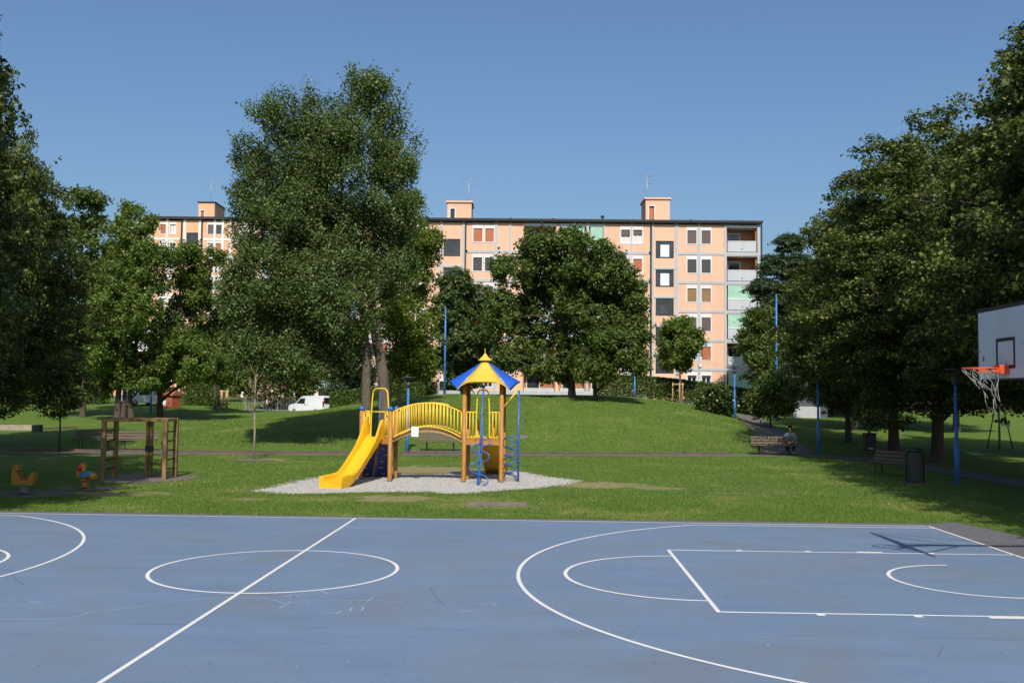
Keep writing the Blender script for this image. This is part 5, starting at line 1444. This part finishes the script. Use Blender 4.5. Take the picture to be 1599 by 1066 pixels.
plate(rd, 'body', q_([(632, 560), (630, 530), (645, 510), (655, 490), (650, 462), (662, 442), (682, 438), (700, 460), (702, 490), (695, 525), (690, 550), (660, 568)], c2, z2, s2), .16, 0, M_rider)
for y in (-.1, .1): plate(rd, 'wattle', q_([(655, 470), (665, 450), (685, 448), (692, 475), (685, 500), (665, 498)], c2, z2, s2), .03, y, M_redplay)
plate(rd, 'beak', q_([(640, 456), (656, 448), (662, 458), (652, 464)], c2, z2, s2), .05, 0, M_stake)
plate(rd, 'seat', q_([(680, 520), (720, 512), (770, 520), (765, 545), (730, 556), (682, 556)], c2, z2, s2), .26, 0, simple('rider_blue', (.06, .20, .42), .4, .1))
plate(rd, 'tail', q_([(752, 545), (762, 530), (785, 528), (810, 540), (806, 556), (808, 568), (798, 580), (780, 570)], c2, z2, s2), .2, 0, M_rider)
mb = MB(); mb.tube([(-.06, -.2, .55), (-.06, .2, .55)], .016, 8); mb.build('handle', M_black, rd)

# ------------------------------------------------------------------ benches
GBn = 'slatted park benches along the path'
def make_bench(L, label, wood):
    root = empty('park_bench', (0, 0, 0), 0, label, 'bench', GBn)
    for k in range(4):
        mb = MB(); mb.box((0, -.20 + k * .115, .45 + .008 * abs(k - 1.5)), (L, .095, .038), None, None, .008); mb.build('seat_slat', wood, root)
    for k in range(3):
        z = .55 + k * .125; mb = MB(); mb.box((0, .225 + .04 * k, z), (L, .035, .10), Matrix.Rotation(R(-15), 3, 'X'), None, .008); mb.build('back_slat', wood, root)
    for s_ in (-1, 1):
        x = s_ * (L / 2 - .32)
        mb = MB(); mb.tube(spline([(x, -.24, 0), (x, -.20, .22), (x, -.18, .42)], 5), .022, 8); mb.tube(spline([(x, .26, 0), (x, .20, .22), (x, .17, .42)], 5), .022, 8)
        mb.tube([(x, -.24, .425), (x, .19, .425), (x, .235, .5), (x, .345, .86)], .02, 8); mb.build('leg', M_iron, root)
    return root
def place(o, loc, rz): o.location = loc; o.rotation_euler = (0, 0, rz); return o
bA = make_bench(1.8, 'weathered bench at the left, the left one of the two standing end to end', M_bench)
pA, pB = ghit(143, 702.5), ghit(210, 703)
rzA = math.atan2(pB.y - pA.y, pB.x - pA.x); place(bA, pA + V((0, .2, 0)), rzA)
bB = copy_tree(bA); place(bB, pB + V((0, .2, 0)), rzA); bB['label'] = 'weathered bench just behind the climbing frame, next to another bench'
bC = copy_tree(bA); place(bC, ghit(686, 705) + V((0, .3, 0)), R(1)); bC['label'] = 'weathered bench seen below the arch of the yellow bridge'; bC.scale = (1.08, 1, 1)
bD = copy_tree(bA); place(bD, ghit(1212, 711) + V((0, .3, 0)), R(-3)); bD['label'] = 'dark bench with a person in pale blue sitting on it'; bD.scale = (1.15, 1, 1)
bE = copy_tree(bA); place(bE, ghit(1396, 744), R(-52)); bE['label'] = 'empty shaded bench beside the round bin, turned askew'

# person sitting on the right-hand bench, leaning forward
def skin(name, pts, edges, rad, mat, parent=None, sub=2, loc=None, rz=0):
    me = bpy.data.meshes.new(name); me.from_pydata(pts, edges, []); o = bpy.data.objects.new(name, me); COL.objects.link(o)
    md = o.modifiers.new('skin', 'SKIN'); md.use_smooth_shade = True
    sv = me.skin_vertices[0].data
    for i, r_ in enumerate(rad): sv[i].radius = r_ if hasattr(r_, '__len__') else (r_, r_)
    sv[0].use_root = True
    ss = o.modifiers.new('sub', 'SUBSURF'); ss.levels = sub; ss.render_levels = sub
    dg = bpy.context.evaluated_depsgraph_get(); me2 = bpy.data.meshes.new_from_object(o.evaluated_get(dg)); o.modifiers.clear(); o.data = me2
    me2.materials.clear(); me2.materials.append(mat)
    if parent: o.parent = parent
    return o
pts = []; edg = []; rad = []
def jv(p, r_, par=None):
    pts.append(p); rad.append(r_)
    if par is not None: edg.append((par, len(pts) - 1))
    return len(pts) - 1
pel = jv((0, .02, .56), (.15, .12)); wa = jv((0, -.02, .70), (.135, .10), pel); ch = jv((0, -.10, .88), (.165, .11), wa); ns = jv((0, -.17, 1.0), .07, ch); nk = jv((0, -.20, 1.06), .055, ns)
h1 = jv((0, -.235, 1.12), (.07, .08), nk); h2 = jv((0, -.27, 1.19), (.078, .095), h1); h3 = jv((0, -.275, 1.26), (.06, .075), h2); jv((0, -.345, 1.165), .018, h2)
for s_ in (-1, 1):
    sh = jv((s_ * .17, -.12, .95), .062, ch); el = jv((s_ * .26, -.24, .72), .043, sh); wr = jv((s_ * .12, -.44, .60), .03, el); pm_ = jv((s_ * .07, -.49, .585), (.036, .022), wr)
    for k in range(4):
        a = jv((s_ * (.045 + .0 * k), -.50 - .004 * k, .605 - .016 * k), .010, pm_); jv((s_ * .005, -.515, .60 - .016 * k - .012), .008, a)
    th = jv((s_ * .05, -.47, .61), .011, wr); jv((s_ * .02, -.48, .625), .009, th)
    hp = jv((s_ * .10, -.05, .53), .088, pel); kn = jv((s_ * .15, -.46, .53), .06, hp); an = jv((s_ * .15, -.44, .10), .04, kn); jv((s_ * .155, -.60, .045), .035, an)
pp = ghit(1238, 710) + V((-.05, .30, 0))
body = skin('person', pts, edg, rad, M_skin); body.location = pp; body.rotation_euler = (0, 0, R(-12))
tag(body, 'person in a pale blue top sitting bent forward on the dark bench', 'person')
skin('shirt', [(0, .02, .55), (0, -.02, .70), (0, -.10, .88), (0, -.155, .975), (-.17, -.12, .95), (-.25, -.225, .75), (.17, -.12, .95), (.25, -.225, .75)], [(0, 1), (1, 2), (2, 3), (2, 4), (4, 5), (2, 6), (6, 7)],
     [(.175, .145), (.16, .13), (.19, .135), .085, .085, .07, .085, .07], M_shirt, body)
skin('trousers', [(0, .02, .53), (-.10, -.05, .53), (-.15, -.46, .53), (-.15, -.44, .16), (.10, -.05, .53), (.15, -.46, .53), (.15, -.44, .16)], [(0, 1), (1, 2), (2, 3), (0, 4), (4, 5), (5, 6)], [(.165, .13), .105, .078, .06, .105, .078, .06], M_trousers, body)
skin('hair', [(0, -.25, 1.24), (0, -.235, 1.285), (0, -.20, 1.20), (0, -.185, 1.13)], [(0, 1), (0, 2), (2, 3)], [(.095, .10), (.07, .07), (.085, .06), (.06, .04)], M_hair, body)
for s_ in (-1, 1):
    skin('shoe', [(s_ * .15, -.42, .05), (s_ * .155, -.52, .04), (s_ * .16, -.64, .035)], [(0, 1), (1, 2)], [.055, .05, .04], M_black, body)

# ------------------------------------------------------------------ bins, lamp posts, small things
pb = ghit(1358, 709); bn = empty('litter_bin', pb, R(4), 'dark square litter bin on the lawn between the trunks', 'litter bin')
mb = MB(); mb.box((0, 0, .55), (.5, .42, .8), None, None, .04); mb.build('bin_body', M_bin, bn)
mb = MB(); mb.box((0, 0, .975), (.56, .48, .06), None, None, .02); mb.build('lid', M_bin, bn)
mb = MB(); mb.box((-.02, -.216, .28), (.26, .008, .045)); mb.build('sticker', M_paper, bn)
mb = MB()
for a in (-.18, .18): mb.tube([(a, 0, -.1), (a, 0, .17)], .03, 8)
mb.build('foot', M_iron, bn)
pb = ghit(1429, 756); bn = empty('litter_bin', pb, 0, 'grey round litter bin in deep shade beside the askew bench', 'litter bin')
mb = MB(); mb.lathe([(.0, .05), (.2, .05), (.22, .10), (.235, .95), (.245, .97), (.225, .98), (.2, .9)], (0, 0, 0), 22); mb.build('bin_body', M_bin_grey, bn)
mb = MB(); mb.lathe([(.25, 1.0), (.26, 1.03), (.2, 1.10), (.06, 1.13), (0, 1.13)], (0, 0, 0), 22); mb.build('lid', M_bin, bn)
for s_ in (-1, 1):
    mb = MB(); mb.tube([(s_ * .27, 0, 0), (s_ * .27, 0, .98), (s_ * .2, 0, 1.02)], .022, 8); mb.build('upright', M_iron, bn)
mb = MB(); mb.box((0, 0, .02), (.7, .55, .06), None, None, .015); mb.build('base_slab', M_stone, bn)

GLm = 'blue lamp posts of the park'
def make_lamp(label, H):
    root = empty('lamp_post', (0, 0, 0), 0, label, 'lamp post', GLm)
    mb = MB(); mb.tube([(0, 0, -.2), (0, 0, 1.2), (0, 0, 1.22), (0, 0, H)], [.075, .075, .055, .05], 14); mb.build('pole', M_bluepole, root)
    mb = MB(); mb.lathe([(.05, 0), (.11, .02), (.12, .20), (.06, .26), (.03, .34), (.03, .44), (0, .44)], (0, 0, H), 16); mb.build('lantern', M_lamp_dark, root)
    mb = MB(); mb.lathe([(0, .50), (.30, .475), (.31, .45), (.28, .44), (0, .45)], (0, 0, H), 20); mb.build('lamp_shade', M_lamp_dark, root)
    return root
l0 = make_lamp('blue lamp post standing behind the yellow bridge', 2.95); l0.location = ghit(636, 706)
for (p, lab, sc_) in ((gat(1147, 68), 'blue lamp post by the flowering bush at the end of the mound', 1.05),
                      (gat(508, 92), 'blue lamp post half hidden behind the white van', 1.1),
                      (gat(236, 80), 'blue lamp post among the trunks left of the red cabin', 1.0),
                      (gat(991, 80), 'blue lamp post at the hedge right of the mound trees', 1.05),
                      (ghit(1278, 709), 'shaded blue lamp post right of the person on the bench', 1.12),
                      (ghit(1494.5, 756), 'thick blue lamp post nearest the court at the right', 1.04)):
    t = copy_tree(l0); t.location = p; t.scale = (1, 1, sc_); t['label'] = lab
GT = 'tall blue poles'
def make_tall(label, loc, H):
    root = empty('tall_pole', loc, 0, label, 'pole', GT)
    mb = MB(); mb.tube([(0, 0, -.2), (0, 0, H * .5), (0, 0, H)], [.10, .085, .06], 12); mb.build('pole', M_bluepole, root)
    mb = MB(); mb.lathe([(.07, 0), (.09, .03), (.05, .1), (0, .12)], (0, 0, H), 12); mb.build('pole_cap', M_lamp_dark, root)
    return root
p1 = gat(694, 82); t0 = make_tall('tall blue pole before the dark rounded tree', p1, at(695, 480, 82).z - p1.z)
p2 = gat(1213, 76); make_tall('tall blue pole in front of the cedar', p2, at(1213, 460, 76).z - p2.z)
# grey pole with globe lamp
pg = gat(1092, 86); gl = empty('globe_lamp', pg, 0, 'thin grey pole with a small globe lamp before the ground-floor windows', 'lamp post')
mb = MB(); mb.tube([(0, 0, -.2), (0, 0, 3.3)], .05, 10); mb.build('pole', M_galv, gl)
mb = MB(); mb.lathe([(.05, 0), (.13, .05), (.2, .18), (.13, .32), (0, .38)], (0.08, 0, 3.25), 14); mb.build('globe', M_white_paint, gl)
mb = MB(); mb.box((.05, -.06, 1.7), (.34, .03, 1.0), None, None, .01); mb.build('sign_plate', M_white_paint, gl)

# tripod mast with a notice
pm1 = ghit(1561, 702); ms = empty('braced_mast', pm1, 0, 'thin steel mast with two slanting dark struts and a white sheet', 'mast')
mb = MB(); mb.tube([(0, 0, -.1), (0, 0, 3.3)], .055, 12); mb.build('pole', M_galv, ms)
for u in (1541.5, 1581.5):
    q = ghit(u, 699.5) - pm1; mb = MB(); mb.tube([q, (q.x * .28, q.y * .28, 2.3), (0, 0, 3.1)], .032, 8); mb.build('strut', M_iron, ms)
qn = (ghit(1581.5, 699.5) - pm1); mb = MB(); mb.box((qn.x * .58, qn.y * .58 - .06, 1.32), (.27, .012, .32)); mb.build('notice', M_paper, ms)
mb = MB(); mb.box((qn.x * .58, qn.y * .58 - .067, 1.34), (.10, .004, .16)); mb.build('print', M_print, ms)

# basketball stand
GX, GYb = -1.2, 0.0
bk = empty('basketball_stand', (1.9, 0, 0), 0, 'white basketball backboard with orange hoop and torn net at the right edge', 'basketball hoop')
bo = V((1.9, 0, 0))
mb = MB(); mb.box(V((-1.185, 0, 3.425)) - bo, (.03, 1.80, 1.05), None, None, .004); bd = mb.build('backboard', M_board, bk)
mb = MB()
for y in (-.905, .905): mb.box(V((-1.175, y, 3.425)) - bo, (.055, .03, 1.09), None, M_black)
for z in (2.895, 3.957): mb.box(V((-1.175, 0, z)) - bo, (.055, 1.78, .028 if z < 3 else .06), None, M_black)
mb.build('edge_frame', None, bd)
mb = MB(); X_ = -1.2025
for y in (-.27, .27): mb.box(V((X_, y, 3.275)) - bo, (.004, .05, .35))
for z in (3.075, 3.475): mb.box(V((X_, 0, z)) - bo, (.004, .59, .05))
mb.build('target_square', M_black, bd)
mb = MB()
for (y, z, a, b_) in ((.72, 3.22, .035, .07), (.83, 3.33, .02, .02), (-.5, 3.4, .02, .02), (.25, 3.1, .10, .05)): mb.box(V((X_, y, z)) - bo, (.004, a, b_), Matrix.Rotation(.3, 3, 'X'))
mb.build('chip_mark', M_bin_grey, bd)
hp_ = empty('hoop', (0, 0, 0)); hp_.parent = bk
mb = MB(); mb.tube([V((-1.575 + .235 * math.cos(2 * pi * k / 40), .235 * math.sin(2 * pi * k / 40), 3.05)) - bo for k in range(40)], .011, 8, None, True, True); mb.build('rim', M_orange, hp_)
mb = MB(); mb.box(V((-1.27, 0, 3.035)) - bo, (.14, .22, .13), None, None, .008)
for s_ in (-1, 1): mb.beam(V((-1.30, s_ * .09, 3.02)) - bo, V((-1.50, s_ * .22, 3.03)) - bo, .012, .07)
mb.build('bracket', M_orange, hp_)
# net: knotted cords gathered to one side, most of it hanging
mb = MB(); rn = random.Random(9); n = 12; rows = []
for j in range(5):
    row = []
    for k in range(n):
        a = 2 * pi * (k + .5 * (j % 2)) / n; f = j / 4; r_ = .232 * (1 - .58 * f)
        row.append(V((-1.575 + .17 * f + r_ * math.cos(a) + rn.uniform(-.018, .018), r_ * math.sin(a) + rn.uniform(-.018, .018), 3.04 - .09 * j - .05 * f * (1 + math.cos(a)) + rn.uniform(-.02, .02))) - bo)
    rows.append(row)
for j in range(4):
    for k in range(n):
        if rn.random() < (.25 if j < 2 else .42): continue
        k2 = (k + (1 if j % 2 else -1)) % n
        mb.tube([rows[j][k], rows[j + 1][k]], .006, 5, None, False); mb.tube([rows[j][k], rows[j + 1][k2]], .006, 5, None, False)
for (k, L) in ((2, .28), (5, .16), (9, .12)):
    p = rows[4][k]; mb.tube([p, p + V((.01, .01, -L * .5)), p + V((.03, 0, -L))], .006, 5)
mb.build('net', M_net, hp_)
mb = MB()
mb.tube([(0, 0, -.3), (0, 0, 3.45)], .09, 16); mb.build('pole', M_galv, bk)
mb = MB(); mb.beam((0, 0, 3.4), V((-1.16, 0, 3.25)) - bo, .10, .10, None, .01); mb.build('arm', M_galv, bk)
for s_ in (-1, 1):
    mb = MB(); mb.tube([V((-.25, 0, 3.33)) - bo, V((-1.15, s_ * .75, 3.80)) - bo], .02, 8); mb.tube([V((-.15, 0, 3.3)) - bo, V((-1.15, s_ * .55, 2.95)) - bo], .022, 8); mb.build('brace', M_white_paint, bk)
mb = MB(); mb.tube([V((1.2, 0, 3.42)) - bo, V((-1.15, .85, 3.93)) - bo], .014, 8); mb.build('stay', M_galv, bk)

# low timber in the grass, slab on the mound
tb_ = MB(); tb_.box((0, 0, .03), (1.42, .30, .14), None, None, .02); o = tb_.build('timber_step', M_stone); o.location = ghit(776, 790.5); o.rotation_euler = (0, 0, R(2)); tag(o, 'grey weathered timber step sunk in the grass before the gravel', 'timber')
ms_ = MB(); ms_.lathe([(0, .06), (.42, .055), (.5, .02), (.52, -.1)], (0, 0, 0), 20); o = ms_.build('manhole_cover', M_stone); p = ghit(812, 682); o.location = p; o.rotation_euler = (R(7), 0, 0); tag(o, 'grey round cover set in the mound slope right of the tower', 'cover')
# pale kerb wall at the left
mb = MB(); a = ghit(-40, 671); b_ = ghit(57, 671.5); c_ = ghit(62, 671); d = ghit(120, 668)
mb.beam(a + V((0, 0, .14)), b_ + V((0, 0, .14)), .25, .34, None, .02); o = mb.build('low_wall', M_palestone); tag(o, 'low pale stone kerb wall across the lawn at the left edge', 'low wall')
mb = MB(); mb.beam(c_ + V((0, 0, .04)), d + V((0, 0, .04)), .2, .16, None, .02); o = mb.build('timber_edging', M_kerb); tag(o, 'brown timber edging right of the pale stone kerb wall', 'edging')
mb = MB(); mb.box((0, 0, .2), (.5, .4, .45), None, None, .03); o = mb.build('stone_block', M_bin); o.location = ghit(58, 674); tag(o, 'small dark block at the end of the pale kerb wall', 'block')

# red cabin
pc_ = gat(264, 86); cb = empty('play_cabin', pc_, R(-18), 'small red-brown wooden cabin on the left lawn under the trees', 'cabin')
mb = MB(); wall_cells(mb, -.75, .75, 0, 1.15, [(-.35, .12, .25, .8)], -.55, -.5, M_redhouse); mb.box2((-.75, -.5, 0), (-.7, .55, 1.15), M_redhouse); mb.box2((.7, -.5, 0), (.75, .55, 1.15), M_redhouse); mb.box2((-.7, .5, 0), (.7, .55, 1.15), M_redhouse)
mb.build('wall', None, cb)
mb = MB(); mb.prism([(-.72, 1.1), (.72, 1.1), (0, 1.62)], 1.7, lambda a, b_, c: V((c, a, b_))); mb.build('roof', simple('cabin_roof', (.40, .13, .07), .8, .2, 5, stretch=(8, 1, 1)), cb)
mb = MB(); mb.box2((-.35, -.46, .25), (.12, -.44, .8)); mb.build('window', M_paper, cb)
pl_ = gat(269, 84.5); 
# van
def make_van(label, loc, rz):
    root = empty('delivery_van', loc, rz, label, 'van', 'white vans')
    prof = [(-2.18, .42), (-2.2, .62), (-2.12, .86), (-1.92, .98), (-1.28, 1.10), (-.66, 1.68), (-.35, 1.80), (.4, 1.84), (1.9, 1.82), (2.1, 1.76), (2.2, 1.2), (2.22, .6), (2.18, .38), (1.75, .30), (-1.9, .30)]
    def side(w_, zlo):
        return [(x, z) for x, z in prof]
    mb = MB(); n = len(prof); W_ = .86; vs = []
    lay = ((-W_, .0), (-W_ + .02, .03), (-W_ * .93, .05), (W_ * .93, .05), (W_ - .02, .03), (W_, .0))
    ys = (-.90, -.88, -.80, .80, .88, .90); ins = (.06, .015, 0.0, 0.0, .015, .06)
    for y, q in zip(ys, ins):
        for (x, z) in prof:
            tum = .10 * max(0, (z - 1.0) / .85) * (1 if y > 0 else -1) * (1 if abs(y) > .7 else 0)
            cx, cz = 0, 1.0
            vs.append((cx + (x - cx) * (1 - q * .35), y - tum, cz + (z - cz) * (1 - q * .5)))
    fs = [(i * n + j, i * n + (j + 1) % n, (i + 1) * n + (j + 1) % n, (i + 1) * n + j) for i in range(5) for j in range(n)] + [list(range(n)), [5 * n + j for j in range(n)][::-1]]
    mb.add(vs, fs, True); o = mb.build('body', M_white_paint, root); o.data.set_sharp_from_angle(angle=R(30))
    for s_ in (-1, 1):
        mb = MB(); mb.prism([(-1.15, 1.10), (-.62, 1.56), (-.05, 1.60), (-.05, 1.06)], .03, lambda a, b_, c: V((a, s_ * (.885 - .055 * (b_ - 1.0) / .6) + c, b_))); mb.build('side_window', M_vanglass, root)
        mb = MB(); mb.box((-.0, s_ * .90, .98), (.16, .03, .03)); mb.box((.25, s_ * .90, .98), (.16, .03, .03)); mb.build('handle', M_black, root)
        mb = MB(); mb.box((2.19, s_ * .79, 1.08), (.10, .16, .5), None, None, .02); mb.build('tail_lamp', M_redplay, root)
        mb = MB(); mb.box((-2.08, s_ * .66, .84), (.18, .3, .16), None, None, .03); mb.build('headlight', M_galv, root)
        for x in (-1.4, 1.35):
            w = MB(); w.lathe([(.0, -.1), (.26, -.1), (.31, -.07), (.31, .07), (.26, .1), (0, .1)], (0, 0, 0), 22); wo = w.build('wheel', M_rubber, root); wo.location = (x, s_ * .80, .31); wo.rotation_euler = (R(90), 0, 0)
            r_ = MB(); r_.lathe([(0, -.112), (.17, -.112), (.19, -.10), (.19, .10), (.17, .112), (0, .112)], (0, 0, 0), 16); r_.build('rim', M_galv, wo)
    mb = MB(); mb.box((2.20, 0, 1.40), (.09, 1.36, .52), Matrix.Rotation(R(-10), 3, 'Y'), None, .02); mb.build('rear_window', M_vanglass, root)
    mb = MB(); mb.box((2.2, 0, .5), (.12, 1.6, .2), None, None, .04); mb.build('bumper', M_bin_grey, root)
    mb = MB(); mb.box((2.215, 0, .86), (.02, .5, .11)); mb.build('number_plate', M_paper, root)
    return root
pv = gat(488, 86); van = make_van('white delivery van parked beyond the lawn left of the mound', pv, R(-34))
van.scale = (0.97, .95, .90)
v2 = copy_tree(van); v2.location = gat(222, 90); v2.rotation_euler = (0, 0, R(60)); v2['label'] = 'white van half hidden by trunks left of the red cabin'

# fences and posters
def bar_fence(name, a, b_, h, step, mat, label, rails=(0.12, .92), r=.012):
    a = V(a); b_ = V(b_); root = empty(name, a, 0, label, 'fence'); d = b_ - a; L = d.length; n = int(L / step); mb = MB()
    for k in range(n + 1):
        p = d * (k / n); zg = gz(a.x + p.x, a.y + p.y) - a.z
        mb.box((p.x, p.y, zg + h / 2), (r * 2, r * 2, h))
    mb.build('bar_panel', mat, root)
    for f in rails:
        m2 = MB(); m2.beam((0, 0, h * f), d + V((0, 0, h * f)), .04, .05); m2.build('rail', mat, root)
    for k in range(int(L / 3) + 1):
        p = d * (k * 3 / L); m2 = MB(); m2.box((p.x, p.y, h * .52), (.08, .08, h * 1.05)); m2.build('post', mat, root)
    return root
fa = gat(1400, 92); fbb = gat(1640, 92)
bar_fence('bar_fence', fa, fbb, 1.9, .16, M_iron, 'dark iron bar fence along the back of the right lawn')
mb = MB(); mb.beam(gat(1400, 93.5) + V((0, 0, .25)), gat(1640, 93.5) + V((0, 0, .25)), .3, .7); o = mb.build('low_wall', M_fence_brown); tag(o, 'low red-brown wall behind the iron bar fence', 'low wall')
M_post1 = None
def poster(u0, u1, v0, v1, D, cols, seed, label):
    a = at(u0, (v0 + v1) / 2, D); b_ = at(u1, (v0 + v1) / 2, D); w = (b_ - a).length; h = (v1 - v0) * D / FPX; c_ = (a + b_) / 2
    root = empty('poster_board', (c_.x, c_.y, gz(c_.x, c_.y)), -YAW, label, 'poster'); zc = c_.z - gz(c_.x, c_.y)
    mt, nt, bb = nodemat('poster_print'); n1 = noise_tex(nt, 1.1 + .2 * seed, 3, .5); n1.inputs['Distortion'].default_value = 1.2
    r = ramp(nt, n1.outputs[0], cols); r.color_ramp.interpolation = 'CONSTANT'; nt.links.new(r.outputs[0], bb.inputs['Base Color']); bb.inputs['Roughness'].default_value = .5
    mb = MB(); mb.box((0, 0, zc), (w, .06, h)); mb.build('panel', mt, root)
    mb = MB(); mb.box((0, -.035, zc - h / 2 + .12), (w * .96, .01, .30)); mb.build('caption_strip', M_paper, root)
    for s_ in (-1, 1):
        mb = MB(); mb.tube([(s_ * w * .4, .08, -.2), (s_ * w * .4, .08, zc + h / 2)], .05, 8); mb.build('leg', M_galv, root)
poster(1421, 1459, 611, 633, 97, [(0, (.06, .03, .12)), (.42, (.22, .16, .42)), (.5, (.55, .08, .05)), (.58, (.72, .34, .2)), (.66, (.75, .7, .66))], 1, 'purple and red poster board behind the iron fence')
poster(1472, 1500, 609, 633, 97, [(0, (.62, .55, .12)), (.46, (.75, .68, .22)), (.54, (.72, .72, .66)), (.62, (.4, .36, .45))], 2, 'yellow and white poster board behind the iron fence')
for u in (1446, 1454):
    q = gat(u, 88); mb = MB(); mb.tube([(0, 0, -.2), (0, 0, 1.5)], .05, 8); o = mb.build('wooden_stake', M_stake); o.location = q
    tag(o, 'orange wooden stake in the lawn, the %s of two before the purple poster' % ('left' if u == 1446 else 'right'), 'stake', 'wooden stakes')
fa = gat(383, 92); fbb = gat(462, 92)
lf = bar_fence('mesh_fence', fa, fbb, 1.2, .14, M_galv, 'low grey fence with a brown top rail left of the white van', (.1,), .01)
d = fbb - fa; mb = MB(); mb.beam((0, 0, 1.24), d + V((0, 0, 1.24)), .08, .12); mb.build('top_rail', M_fence_brown, lf)
mb = MB(); mb.box(d * .45 + V((0, -.1, .9)), (.28, .02, .4)); mb.build('notice', M_paper, lf)
bar_fence('bar_fence', gat(345, 90), gat(392, 90), 1.3, .3, M_iron, 'thin dark fence between the staked tree and the pink bush', (.1, .95))
# utility building and wall at the right
pu = gat(1262, 80); ub = empty('utility_building', pu, R(3), 'small dark grey building with a white lower part in the shade of the row', 'building')
mb = MB(); mb.box2((-1.5, 0, .95), (1.6, 3, 4.2), M_util); mb.build('wall', None, ub)
mb = MB(); mb.box2((-1.25, -.05, -.2), (.95, 2.9, .92), M_utilw); mb.build('plinth', None, ub)
mb = MB(); mb.box2((-1.7, -.2, 4.2), (1.8, 3.2, 4.4), M_fascia); mb.build('roof', None, ub)
mb = MB(); mb.box2((1.0, -.03, -.2), (1.55, 2.9, .94), M_util); mb.build('door', None, ub)
